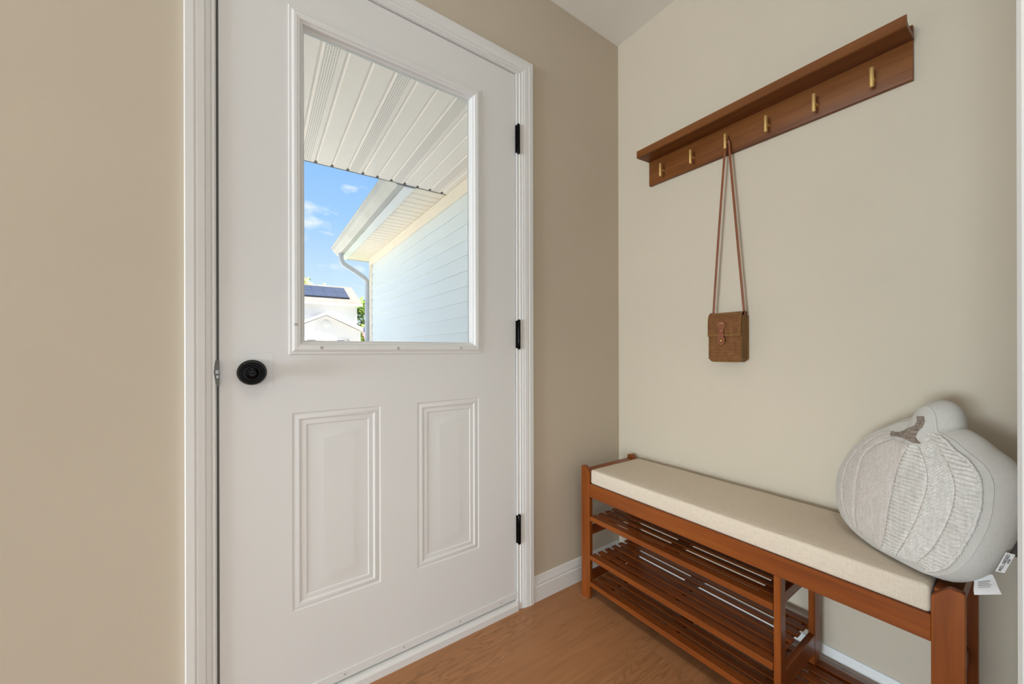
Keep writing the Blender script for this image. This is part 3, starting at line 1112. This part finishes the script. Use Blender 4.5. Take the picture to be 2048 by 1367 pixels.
STEM = [(-0.0196, 0.3225), (-0.0058, 0.325), (-0.0, 0.3142), (0.0016, 0.3017), (-0.0017, 0.2896), (-0.0012, 0.2769), (0.0043, 0.2698), (0.0111, 0.2643), (-0.0002, 0.262), (-0.0124, 0.2649), (-0.03, 0.2674), (-0.0492, 0.2678), (-0.0645, 0.2658), (-0.0703, 0.278), (-0.0602, 0.2775), (-0.0488, 0.2798), (-0.0379, 0.2883), (-0.0183, 0.2969), (-0.0113, 0.3039), (-0.0127, 0.313)]


OUTS = catmull(OUT, 160, True)
POL = sorted((math.atan2(p.y - CEN[1], p.x - CEN[0]), math.hypot(p.x - CEN[0], p.y - CEN[1])) for p in OUTS)


def rim(th):
    n = len(POL)
    lo, hi = POL[-1], POL[0]
    lo = (lo[0] - 2 * PI, lo[1])
    for k in range(n + 1):
        nxt = POL[k] if k < n else (POL[0][0] + 2 * PI, POL[0][1])
        if nxt[0] >= th:
            f = (th - lo[0]) / max(nxt[0] - lo[0], 1e-9)
            return lo[1] + (nxt[1] - lo[1]) * f
        lo = nxt
    return POL[0][1]


def bulge(a, b):
    da, db = a - CEN[0], b - CEN[1]
    q = min(1.0, math.hypot(da, db) / rim(math.atan2(db, da)))
    return .032 * (1 - q ** 2.6)


def P3(a, b, h):
    return PB + PR * a + PU * b + (PN * h if h > 0 else PG * h)


def rest(v):
    """soft cloth resting on the cushion and against the wall"""
    d = v.z - .5232
    soft = .5232 + .5 * (d + math.sqrt(d * d + .00006))
    w = min(1.0, max(0.0, (v.y + 1.140) / .050))
    v.z += (soft - v.z) * w * w * (3 - 2 * w)
    if v.x > -.003:
        v.x = -.003
    return v


pillow = thing('pillow', (-.22, -1.0, .53), 'white pumpkin shaped throw pillow with knitted panels on the bench end', 'pillow')
bm = bmesh.new()
NO = len(OUTS)
DEPTH = .058
PG = Vector((-.7814, .5910, -.03)).normalized()
rings = []


def ring_at(scale, off, grow=0.0):
    ring = []
    for i, p in enumerate(OUTS):
        a = CEN[0] + (p.x - CEN[0]) * scale
        b = CEN[1] + (p.y - CEN[1]) * scale
        if grow:
            d = Vector((p.x - CEN[0], p.y - CEN[1])).normalized()
            q0, q1 = OUTS[i - 3], OUTS[(i + 3) % NO]
            tn = (q1 - q0)
            nn = Vector((-tn.y, tn.x)).normalized()
            if nn.dot(d) < 0:
                nn = -nn
            a += nn.x * grow
            b += nn.y * grow
        ring.append(bm.verts.new(rest(P3(a, b, off))))
    return ring


prof = []
for q in (.12, .25, .38, .5, .6, .7, .78, .85, .90, .94, .97, .99):
    prof.append((q, .032 * (1 - q ** 2.6), 0))
prof += [(1.0, .0, .0), (1.0, -.0015, .0035), (1.0, -.0040, .0020), (1.0, -.0055, .0040)]
for s in (.12, .25, .4, .55, .7, .82, .92):
    prof.append((1.0, -.0055 - DEPTH * s, .004 + .013 * math.sin(PI * s)))
prof += [(1.0, -.0055 - DEPTH, .0040), (1.0, -.0080 - DEPTH, .0030)]
for q in (.97, .93, .85, .75, .6, .4, .2):
    prof.append((q, -.010 - DEPTH - .026 * (1 - q ** 2.6), 0))
for q, off, grow in prof:
    rings.append(ring_at(q, off, grow))
for p, q in zip(rings, rings[1:]):
    for i in range(NO):
        bm.faces.new((p[i], p[(i + 1) % NO], q[(i + 1) % NO], q[i]))
bm.faces.new(rings[0])
bm.faces.new(rings[-1])
for v in bm.verts:
    v.co += Vector((1, .3, .5)) * .0022 * noise.noise(v.co * 16)
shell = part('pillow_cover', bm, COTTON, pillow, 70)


def knit(name, left, right, mat, style, na=46, nt=170, lift=.0035):
    """an embroidered panel between two seam curves"""
    Lc, Rc = catmull(left, nt), catmull(right, nt)
    bm = bmesh.new()
    g = []
    rnd = random.Random(len(name) + int(left[0][0] * 1e4))
    ph = [rnd.random() * 6 for _ in range(8)]
    for j in range(nt):
        row = []
        for i in range(na):
            s = i / (na - 1)
            p = Lc[j].lerp(Rc[j], s)
            edge = min(s, 1 - s, j / (nt - 1) * 2.0, (1 - j / (nt - 1)) * 2.0)
            env = min(1.0, edge * 7) ** .5
            a, b = p.x, p.y
            if style == 'rib':
                w = b * 2 * PI / .0084 + 1.5 * noise.noise(Vector((a * 60, b * 40, ph[0]))) + 1.3 * math.sin(a * 30 + ph[1])
                hgt = .0048 * (abs(math.sin(w / 2)) ** .75) + .0010 * noise.noise(Vector((a * 500, b * 500, ph[2])))
            elif style == 'tuft':
                w = math.sin(a * 2 * PI / .0058 + b * 160 + 1.8 * noise.noise(Vector((a * 80, b * 80, 1)))) * math.sin(b * 2 * PI / .0072 + a * 90)
                hgt = .0024 + .0020 * w + .0014 * noise.noise(Vector((a * 420, b * 420, ph[3])))
            elif style == 'fleece':
                hgt = .0020 + .0012 * noise.noise(Vector((a * 260, b * 420, ph[4]))) + .0008 * math.sin(b * 2 * PI / .005 + a * 300)
            else:
                hgt = .0016 + .0008 * noise.noise(Vector((a * 420, b * 260, ph[5]))) + .0004 * math.sin(a * 2 * PI / .004)
            h = bulge(a, b) + .0008 + env * (lift * .4 + hgt)
            row.append(bm.verts.new(rest(P3(a, b, h))))
        g.append(row)
    for r0, r1 in zip(g, g[1:]):
        for i in range(na - 1):
            bm.faces.new((r0[i], r0[i + 1], r1[i + 1], r1[i]))
    return part(name, bm, mat, pillow, 80)


knit('embroidered_panel', SL, SA, YARNP, 'fleece', 22, 150, .002)
knit('embroidered_panel', SA, SB, YARNP, 'fleece', 34, 150, .003)
knit('embroidered_panel', SB, SC, YARNP, 'linen', 60, 170, .003)
knit('embroidered_panel', SC, SD, YARNW, 'rib', 50, 340, .004)
knit('embroidered_panel', SD, SE, YARNW, 'tuft', 84, 320, .004)
knit('embroidered_panel', SE, SF, YARNW, 'rib', 50, 360, .004)
# fringe along the right edge
bm = bmesh.new()
fr = catmull(SF, 150)
for i, p in enumerate(fr[8:], 8):
    d = Vector((p.x - CEN[0], p.y - CEN[1])).normalized()
    jit = .0015 * noise.noise(Vector((i * .9, 3.3, 0)))
    a, b = p.x + d.x * (.001 + jit), p.y + d.y * (.001 + jit)
    c = P3(a, b, bulge(a, b) + .0030)
    bmesh.ops.create_icosphere(bm, subdivisions=1, radius=.0034 + .0012 * noise.noise(Vector((i * 1.7, 0, 1))), matrix=Matrix.Translation(rest(c)) @ Matrix.Rotation(i * .7, 4, 'X'))
part('tufted_edge', bm, YARNW, pillow, 80)
# dark stitched seam lines
for cur in (SA, SB, SC, SD, SE):
    bm = bmesh.new()
    pts = catmull(cur, 110)
    for i in range(0, 108, 2 if cur in (SA, SB) else 1):
        a, b = pts[i], pts[min(i + 1, 109)]
        k = .6 + .5 * abs(noise.noise(Vector((i * .8, cur[0][0] * 90, 2))))
        rr = (.0008 if cur in (SA, SB) else .0011) * k
        tube(bm, [rest(P3(a.x, a.y, bulge(a.x, a.y) + .0021)), rest(P3(b.x, b.y, bulge(b.x, b.y) + .0021))], rr, seg=6)
    part('seam', bm, SEAM, pillow, 80)
# embroidered stalk
bm = bmesh.new()
sv = [bm.verts.new((p[0], p[1], 0)) for p in STEM]
bm.faces.new(sv)
bmesh.ops.triangulate(bm, faces=list(bm.faces))
bmesh.ops.subdivide_edges(bm, edges=list(bm.edges), cuts=5, use_grid_fill=True)
bmesh.ops.triangulate(bm, faces=list(bm.faces))
bnd = {v for e in bm.edges if e.is_boundary for v in e.verts}
for v in bm.verts:
    a, b = v.co.x, v.co.y
    hgt = .0005 if v in bnd else .0042 + .0016 * math.sin(b * 2 * PI / .0050 + a * 60 + 2 * noise.noise(Vector((a * 90, b * 90, 4))))
    v.co = P3(a, b, bulge(a, b) + hgt)
part('stalk', bm, YARNB, pillow, 80, label='brown embroidered stalk')
# brand label and care label on the back seam


def quad_sheet(corners, bend, nx=10, nz=10):
    """curved thin sheet between four corners (tl, tr, br, bl) with a bend towards the viewer"""
    tl, tr, br, bl = [Vector(c) for c in corners]
    bm = bmesh.new()
    nrm = (tr - tl).cross(bl - tl).normalized()
    g = []
    for j in range(nz + 1):
        t = j / nz
        g.append([bm.verts.new((tl.lerp(tr, i / nx)).lerp(bl.lerp(br, i / nx), t) + nrm * bend(i / nx, t)) for i in range(nx + 1)])
    for r0, r1 in zip(g, g[1:]):
        for i in range(nx):
            bm.faces.new((r0[i], r0[i + 1], r1[i + 1], r1[i]))
    ex = bmesh.ops.extrude_face_region(bm, geom=list(bm.faces))
    bmesh.ops.translate(bm, verts=[v for v in ex['geom'] if isinstance(v, bmesh.types.BMVert)], vec=nrm * .0006)
    return bm, nrm


T1 = [(-0.3274, -1.1408, 0.6283), (-0.3274, -1.1513, 0.6286), (-0.3274, -1.1392, 0.5900), (-0.3274, -1.1289, 0.5887)]
bm, n1 = quad_sheet(T1, lambda s, t: .0005 * math.sin(PI * t))
lab = part('brand_label', bm, TAGW, pillow, 50, label='small white woven brand label')


def text_mesh(body, size, origin, xdir, ydir, mat, parent, name='lettering', res=2):
    cu = bpy.data.curves.new(name, 'FONT')
    cu.body = body
    cu.size = size
    cu.extrude = .0002
    cu.resolution_u = res
    cu.align_x = 'CENTER'
    cu.align_y = 'CENTER'
    tmp = bpy.data.objects.new('tmp_text', cu)
    COL.objects.link(tmp)
    dg = bpy.context.evaluated_depsgraph_get()
    me = bpy.data.meshes.new_from_object(tmp.evaluated_get(dg))
    bpy.data.objects.remove(tmp)
    x = Vector(xdir).normalized()
    z = x.cross(Vector(ydir)).normalized()
    y = z.cross(x)
    M4 = Matrix((x, y, z)).transposed().to_4x4()
    M4.translation = Vector(origin)
    me.transform(M4)
    me.materials.clear()
    me.materials.append(mat)
    o = bpy.data.objects.new(name, me)
    COL.objects.link(o)
    o.parent = parent
    return o


tl, tr, br, bl = [Vector(c) for c in T1]
xd = (tl - bl)
yd = (tl - tr)
mid = (tl + tr + br + bl) / 4
side = -1 if n1.x > 0 else 1
toward = Vector((-1, 0, 0))
text_mesh('WELL DRESSED', .0054, mid - (tr - tl) * .10 + toward * .0014, xd, yd, INK, lab)
text_mesh('HOME', .0034, mid + (tr - tl) * .27 + xd * .12 + toward * .0014, xd, yd, INK, lab)
T2 = [(-0.2918, -1.1004, 0.5504), (-0.2918, -1.1233, 0.5685), (-0.3143, -1.1356, 0.5447), (-0.3143, -1.1031, 0.5271)]
bm, n2 = quad_sheet(T2, lambda s, t: .0010 * math.sin(2 * PI * t))
care = part('care_label', bm, TAGW, pillow, 50, label='white fabric care label')
tl, tr, br, bl = [Vector(c) for c in T2]
bm = bmesh.new()
for k in range(4):
    t = .30 + .10 * k
    p = tl.lerp(bl, t).lerp(tr.lerp(br, t), .20) + Vector((-.0014, 0, 0))
    q = tl.lerp(bl, t).lerp(tr.lerp(br, t), .78 - .08 * (k % 2)) + Vector((-.0014, 0, 0))
    tube(bm, [p, q], .0005, seg=6)
sub('printed_lines', bm, INKG, care)

# dark board on the wall, mostly hidden behind the pillow
bm = bmesh.new()
box(bm, -.022, 0, -1.1325, -1.30, .524, .640, .002)
tag(link('wall_board', bm, SHELFDARK), 'dark brown wooden board on the wall just right of the pumpkin pillow', 'board')

# ------------------------------------------------------------------ outdoors
GZ = -.18
bm = bmesh.new()
box(bm, -60, 60, 2.4, 120, GZ - .2, GZ)
struct('lawn', bm, GRASS, label='green lawn in front of the house', cat='lawn', ext=True)
bm = bmesh.new()
box(bm, -2.6, .02, .16, 22, GZ - .02, GZ + .012)
box(bm, -14, -2.9, 1.0, 22, GZ - .02, GZ + .012)
box(bm, -6, 10, 28.2, 33.9, GZ - .02, GZ + .012)  # far slab added to keep green lawn bounce off the gable
struct('driveway', bm, CONCRETE, label='unseen pale concrete walk and driveway added for sunlit bounce', cat='driveway', ext=True)
bm = bmesh.new()
box(bm, -60, 60, 22, 28, GZ - .02, GZ + .014)
struct('street', bm, ASPHALT, label='asphalt street across the front lawn', cat='street', ext=True)

# porch ceiling: boards with v-grooves running outwards, every third one vented
SZ = 2.44
PY0, PY1 = .17, 2.075
bm = bmesh.new()
uvl = bm.loops.layers.uv.new('UVMap')
BW = .1147
x_first = -1.0976 - 20 * BW
cols = []
nb = 30


def strip_quad(bm, pts, us, vs_):
    f = bm.faces.new([bm.verts.new(p) for p in pts])
    for lp, u, v in zip(f.loops, us, vs_):
        lp[uvl].uv = (u, v)


for k in range(nb):
    xa = x_first + BW * k
    xb = min(xa + BW, 0.0180)
    if xa >= 0.018:
        break
    # groove at the left of each board: a raised (upward) v, then the flat board
    b = k - 19 + 300
    g = [(xa, SZ), (xa + .008, SZ + .0075), (xa + .012, SZ + .0075), (xa + .020, SZ + .0005), (xb, SZ)]
    for (u0, z0), (u1, z1) in zip(g, g[1:]):
        if u1 <= u0:
            continue
        strip_quad(bm, [(u0, PY0, z0), (u1, PY0, z1), (u1, PY1, z1), (u0, PY1, z0)],
                   [b + (u - xa) / BW for u in (u0, u1, u1, u0)], [PY0, PY0, PY1, PY1])
struct('porch_ceiling', bm, SOFFIT, label='cream vented board soffit above the porch seen through the door', cat='soffit', ext=True)
bm = bmesh.new()
box(bm, -3.6, .6, PY0, PY1 - .004, SZ + .013, SZ + .12)
box(bm, -3.6, -.40, PY1 - .003, PY1 + .012, SZ + .012, SZ + .15)
for k in range(nb):
    xa = x_first + BW * k
    if xa < -.05:
        prism(bm, [(xa - .002, SZ - .001), (xa + .022, SZ - .001), (xa + .012, SZ + .013), (xa + .008, SZ + .013)], 'y', PY1 - .024, PY1 + .001)  # dark wedges stand in for shade inside the open rib ends
box(bm, -3.6, 0.0, PY1 + .0002, PY1 + .006, SZ - .002, SZ + .014)
struct('porch_roof', bm, GAP, label='dark edge of the porch roof above the soffit with dark wedges for shaded rib ends', cat='roof', ext=True)
bm = bmesh.new()
prism(bm, [(PY1 + .10, SZ + .15), (PY1 + .10, SZ + .20), (-4.6, 5.4), (-9.0, 2.6), (-9.0, 2.5), (-4.6, 2.56), (.1, 2.56), (.17, 2.57)], 'x', -7, .6)
struct('roof', bm, ROOFNEAR, label='shingled roof over the entry', cat='roof', ext=True)

# garage wall with lap siding
GX, GY0, GY1 = .020, .17, 5.03
COURSE = .1300
bm = bmesh.new()
z = 2.325
prof = []
while z > GZ - .1:
    prof += [(GX, z), (GX - .013, z - COURSE + .002), (GX - .0125, z - COURSE - .0005), (GX + .001, z - COURSE)]
    z -= COURSE
prof += [(GX + .3, z), (GX + .3, 2.325)]
prism(bm, prof, 'y', GY0, GY1 - .045)
struct('garage_wall', bm, SIDING, label='pale lap siding of the garage side wall beside the porch', cat='wall', ext=True)
bm = bmesh.new()
box(bm, GX + .3, 6.5, GY0 + .3, GY1 - .06, GZ, SZ - .01)
box(bm, GX + .05, 6.5, GY1 - .0445, GY1 - .02, GZ, SZ - .01)
struct('garage_block', bm, HOUSEWALL, label='garage body behind the lap siding', cat='wall', ext=True)
bm = bmesh.new()
box(bm, GX - .020, GX + .05, GY0, GY1 - .045, 2.326, SZ - .001, .002)
box(bm, GX - .026, GX + .001, GY0, GY1 - .045, SZ - .022, SZ - .001, .003)
struct('trim_4', bm, ALMOND, 30, label='cream frieze board at the top of the garage siding', cat='trim', ext=True)
bm = bmesh.new()
box(bm, GX - .022, GX + .060, GY1 - .0448, GY1 + .012, GZ, SZ - .002, .002)
box(bm, GX - .0185, GX + .002, GY1 - .125, GY1 - .0449, GZ, 2.3255, .003)
struct('trim_5', bm, ALMOND, 30, label='cream corner post of the garage wall', cat='trim', ext=True)
# eave soffit with grooves across, beyond the porch edge
FXI, FXO = -.300, -.395
EY0, EY1 = PY1 + .013, 5.22
bm = bmesh.new()
uvl = bm.loops.layers.uv.new('UVMap')
y = EY0
while y < EY1 - .02:
    yb = min(y + BW, EY1)
    g = [(y, SZ + .0005), (y + .003, SZ + .009), (y + .006, SZ + .009), (y + .009, SZ + .0005), (yb, SZ + .0005)]
    for (u0, z0), (u1, z1) in zip(g, g[1:]):
        if u1 > u0:
            strip_quad(bm, [(FXI, u0, z0), (GX + (.05 if u0 > GY1 - .2 else -.005), u0, z0), (GX + (.05 if u0 > GY1 - .2 else -.005), u1, z1), (FXI, u1, z1)], [1.5] * 4, [0] * 4)
    y = yb
struct('eave_soffit', bm, ALMOND, label='ribbed cream soffit under the garage eave', cat='soffit', ext=True)
bm = bmesh.new()
box(bm, FXI - .012, FXI + .002, EY0, EY1 + .012, SZ - .012, SZ + .17, .002)
box(bm, FXO + .004, FXI + .002, EY0, EY1 + .012, SZ - .014, SZ - .003, .002)
box(bm, FXI, GX + .3, EY1, EY1 + .014, SZ - .012, SZ + .17, .002)
box(bm, FXI, GX + .06, EY0, EY1, SZ + .012, SZ + .05)
struct('trim_6', bm, FASCIA, 30, label='pale fascia board along the garage eave', cat='trim', ext=True)
bm = bmesh.new()
prism(bm, [(FXI - .05, SZ + .16), (FXI - .05, SZ + .19), (3.2, 4.4), (6.9, 2.6), (6.9, 2.5), (FXI, SZ + .05)], 'y', GY0 + 1.9, EY1 + .03)
struct('garage_roof', bm, ROOFNEAR, label='shingled roof over the garage', cat='roof', ext=True)

# gutter and downspout
gut = thing('rain_gutter', (FXO - .07, 3.6, SZ), 'pale gutter with a curved downspout at the garage corner', 'gutter', ext=True)
bm = bmesh.new()
GP = [(FXO, SZ + .105), (FXO, SZ - .008), (FXO - .055, SZ - .010), (FXO - .080, SZ + .006), (FXO - .094, SZ + .030), (FXO - .100, SZ + .036), (FXO - .110, SZ + .040),
      (FXO - .128, SZ + .062), (FXO - .140, SZ + .090), (FXO - .152, SZ + .094), (FXO - .152, SZ + .104), (FXO - .142, SZ + .107),
      (FXO - .136, SZ + .094), (FXO - .122, SZ + .070), (FXO - .085, SZ + .036), (FXO - .060, SZ - .004), (FXO - .006, SZ - .003), (FXO - .006, SZ + .105)]
prism(bm, GP, 'y', EY0 + .002, 5.06)
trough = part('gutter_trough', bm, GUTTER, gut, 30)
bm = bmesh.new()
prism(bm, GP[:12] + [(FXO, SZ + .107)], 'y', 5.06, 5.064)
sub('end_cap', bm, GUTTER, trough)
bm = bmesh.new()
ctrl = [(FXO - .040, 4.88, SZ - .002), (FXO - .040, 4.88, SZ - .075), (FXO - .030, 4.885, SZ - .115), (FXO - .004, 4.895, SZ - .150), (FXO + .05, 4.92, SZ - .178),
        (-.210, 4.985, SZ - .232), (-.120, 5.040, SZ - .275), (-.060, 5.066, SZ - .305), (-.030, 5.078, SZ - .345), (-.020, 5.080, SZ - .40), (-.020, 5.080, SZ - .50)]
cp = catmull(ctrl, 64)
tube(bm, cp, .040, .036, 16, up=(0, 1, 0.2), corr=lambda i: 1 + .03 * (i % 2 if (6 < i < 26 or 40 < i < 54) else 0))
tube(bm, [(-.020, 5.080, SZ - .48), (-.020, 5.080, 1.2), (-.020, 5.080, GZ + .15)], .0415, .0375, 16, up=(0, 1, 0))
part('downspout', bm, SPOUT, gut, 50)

# house across the street
H = thing('house', (4.0, 36, GZ), 'white two storey house across the street with solar panels on its roof', 'house', ext=True)
HX0, HX1 = -5.5, 6.55
bm = bmesh.new()
box(bm, HX0, HX1, 38, 47, GZ, 5.42)
prism(bm, [(38, 5.42), (47, 5.42), (42.4, 7.6)], 'x', HX0, HX1)
hw_ = part('house_wall', bm, HOUSEWALL, H)
bm = bmesh.new()
prism(bm, [(37.35, 5.42), (37.35, 5.50), (42.4, 7.80), (47.6, 5.50), (47.6, 5.42), (42.4, 7.68)], 'x', HX0 - .35, HX1 + .35)
roof = part('house_roof', bm, ROOF, H)
bm = bmesh.new()
box(bm, HX0 - .35, HX1 + .35, 37.22, 37.36, 5.30, 5.46)
box(bm, HX0 - .2, HX1 + .3, 37.3, 38, 5.28, 5.32)
part('fascia', bm, HOUSEWALL, H)
sl = (7.80 - 5.50) / (42.4 - 37.35)
for cxi in range(6):
    for r_ in range(2):
        xw = 1.02
        xb = 5.97 - cxi * 1.035
        ya = 38.55 + r_ * 1.52
        yb = ya + 1.48
        bm = bmesh.new()
        za, zb = 5.50 + (ya - 37.35) * sl, 5.50 + (yb - 37.35) * sl
        v = [(xb - xw, ya, za + .14), (xb, ya, za + .14), (xb, yb, zb + .14), (xb - xw, yb, zb + .14)]
        tv = [bm.verts.new(p) for p in v]
        lv = [bm.verts.new((p[0], p[1] + .02, p[2] - .06)) for p in v]
        bm.faces.new(tv)
        bm.faces.new(lv[::-1])
        for i in range(4):
            bm.faces.new((tv[i], tv[(i + 1) % 4], lv[(i + 1) % 4], lv[i]))
        part('solar_panel', bm, PANEL, H, label='dark blue solar panel')
bm = bmesh.new()
z0 = 5.50 + (38.5 - 37.35) * sl
box(bm, 5.97 - 6 * 1.035, 5.97, 38.46, 38.54, z0 - .06, z0 + .12)
part('panel_rail', bm, PANELEDGE, H)
# projecting front gable
GXC, GHW = 3.30, 2.72
bm = bmesh.new()
box(bm, GXC - GHW, GXC + GHW, 34, 38, GZ, 2.72)
prism(bm, [(GXC - GHW, 2.72), (GXC + GHW, 2.72), (GXC, 3.98)], 'y', 34, 38)
part('gable_wall', bm, HOUSEWALL, H)
bm = bmesh.new()
ov = .42
zs_ = (4.18 - 2.90) / 2.85
for s in (-1, 1):
    xe = GXC + s * (GHW + .18)
    prism(bm, [(GXC, 4.02), (GXC, 4.24), (xe, 2.98), (xe, 2.70)], 'y', 33.45, 38.3)
part('gable_roof', bm, HOUSEWALL, H, label='white gable roof trim')
bm = bmesh.new()
lathe(bm, [(.31, 0), (.31, .05), (.25, .07), (0, .07)], (GXC - .02, 34.0, 3.27), (0, -1, 0), 24)
part('round_vent', bm, HOUSEWALL, H, 40)
for xa, xb in ((1.86, 2.50), (4.12, 4.73)):
    bm = bmesh.new()
    box(bm, xa - .06, xb + .06, 33.95, 34.02, .55, 2.03)
    fr_ = part('window', bm, HOUSEWALL, H)
    bm = bmesh.new()
    box(bm, xa, xb, 33.94, 33.955, .62, 1.95)
    sub('pane', bm, WINDARK, fr_)
    fr_.children[0].matrix_local = Matrix.Identity(4)
for xa, xb in ((2.63, 2.86), (3.75, 3.97), (4.87, 5.10), (1.50, 1.73)):
    bm = bmesh.new()
    box(bm, xa, xb, 33.95, 34.0, .55, 1.96)
    part('shutter', bm, SHUTTER, H)


# trees
def tree(x, y, base, top, crown_r, mat, label, seed, n=2600, leaf=.22, cz=.62):
    rnd = random.Random(seed)
    t = thing('tree', (x, y, base), label, 'tree', 'trees around the house across the street', ext=True)
    bm = bmesh.new()
    hh = top - base
    pts = [(x + .1 * math.sin(k), y + .1 * math.cos(k * 1.3), base + hh * .8 * k / 8) for k in range(9)]
    tube(bm, pts, hh * .025, seg=10, corr=lambda i: 1.2 - i * .11)
    for k in range(6):
        a = k * 2.4
        s = Vector(pts[4 + k % 4])
        tube(bm, [s, s + Vector((math.cos(a), math.sin(a), .8)) * crown_r * .35, s + Vector((math.cos(a), math.sin(a), 1.0)) * crown_r * .7], hh * .008, seg=6)
    part('trunk', bm, BARK, t, 60)
    bm = bmesh.new()
    blobs = []
    for k in range(16):
        a, e_ = rnd.uniform(0, 2 * PI), rnd.uniform(-.9, 1)
        rr = crown_r * rnd.uniform(.35, .75)
        blobs.append((Vector((x + math.cos(a) * rr * .8, y + math.sin(a) * rr * .8, base + hh * cz + e_ * hh * (1 - cz) * .72)), crown_r * rnd.uniform(.32, .5)))
    for i in range(n):
        c, r_ = rnd.choice(blobs)
        d = Vector((rnd.gauss(0, 1), rnd.gauss(0, 1), rnd.gauss(0, 1))).normalized() * r_ * rnd.uniform(.55, 1.0)
        p = c + d
        if p.z > top:
            p.z = top - rnd.random() * .2
        u_ = Vector((rnd.gauss(0, 1), rnd.gauss(0, 1), rnd.gauss(0, 1))).normalized()
        w_ = u_.orthogonal().normalized()
        s = leaf * rnd.uniform(.6, 1.3)
        bm.faces.new([bm.verts.new(p + u_ * s), bm.verts.new(p + w_ * s * .5), bm.verts.new(p - u_ * s), bm.verts.new(p - w_ * s * .5)])
    part('foliage', bm, mat, t)
    return t


tree(9.6, 46.5, GZ, 7.9, 2.2, LEAF_A, 'full green tree behind the right end of the white house', 3, 3600, .22, .5)
tree(8.6, 41.0, GZ, 4.6, 1.25, LEAF_A, 'smaller green tree beside the wall of the white house', 11, 1800, .15, .5)
tree(2.7, 52, GZ, 10.6, 2.7, LEAF_B, 'bright leafy tree rising over the left of the solar roof', 5, 3000, .26, .65)
tree(6.0, 56, GZ, 10.5, 1.9, LEAF_B, 'slim bright tree peeping over the middle of the solar roof', 8, 1500, .24, .7)

# flag on a pole
fl = thing('flag', (6.02, 33.44, 2.74), 'flag with red and white stripes hanging from an angled pole at the gable corner', 'flag', ext=True)
bm = bmesh.new()
tube(bm, [(6.02, 33.449, 2.74), (6.06, 32.75, 3.25)], .022, seg=8)
part('flag_pole', bm, HOUSEWALL, fl, 60)
bm = bmesh.new()
uvl = bm.loops.layers.uv.new('UVMap')
nu, nv = 16, 12
g = []
for j in range(nv + 1):
    v = j / nv
    g.append([(6.02 - .13 * (1 - v) + .50 * (i / nu) ** 1.2 + .03 * math.sin(i * 1.3), 32.75 - .06 * math.sin(i * 1.1 + v * 2) + .20 * (1 - v), 3.2 - .68 * (1 - v) - 1.02 * (i / nu) ** 1.1) for i in range(nu + 1)])
for j in range(nv):
    for i in range(nu):
        f = bm.faces.new([bm.verts.new(g[j][i]), bm.verts.new(g[j][i + 1]), bm.verts.new(g[j + 1][i + 1]), bm.verts.new(g[j + 1][i])])
        for lp, (ii, jj) in zip(f.loops, ((i, j), (i + 1, j), (i + 1, j + 1), (i, j + 1))):
            lp[uvl].uv = (ii / nu, jj / nv)
bmesh.ops.remove_doubles(bm, verts=bm.verts, dist=1e-5)
part('flag_cloth', bm, FLAG, fl, 60)

for o in bpy.data.objects:
    if '_ext' in o:
        del o['_ext']
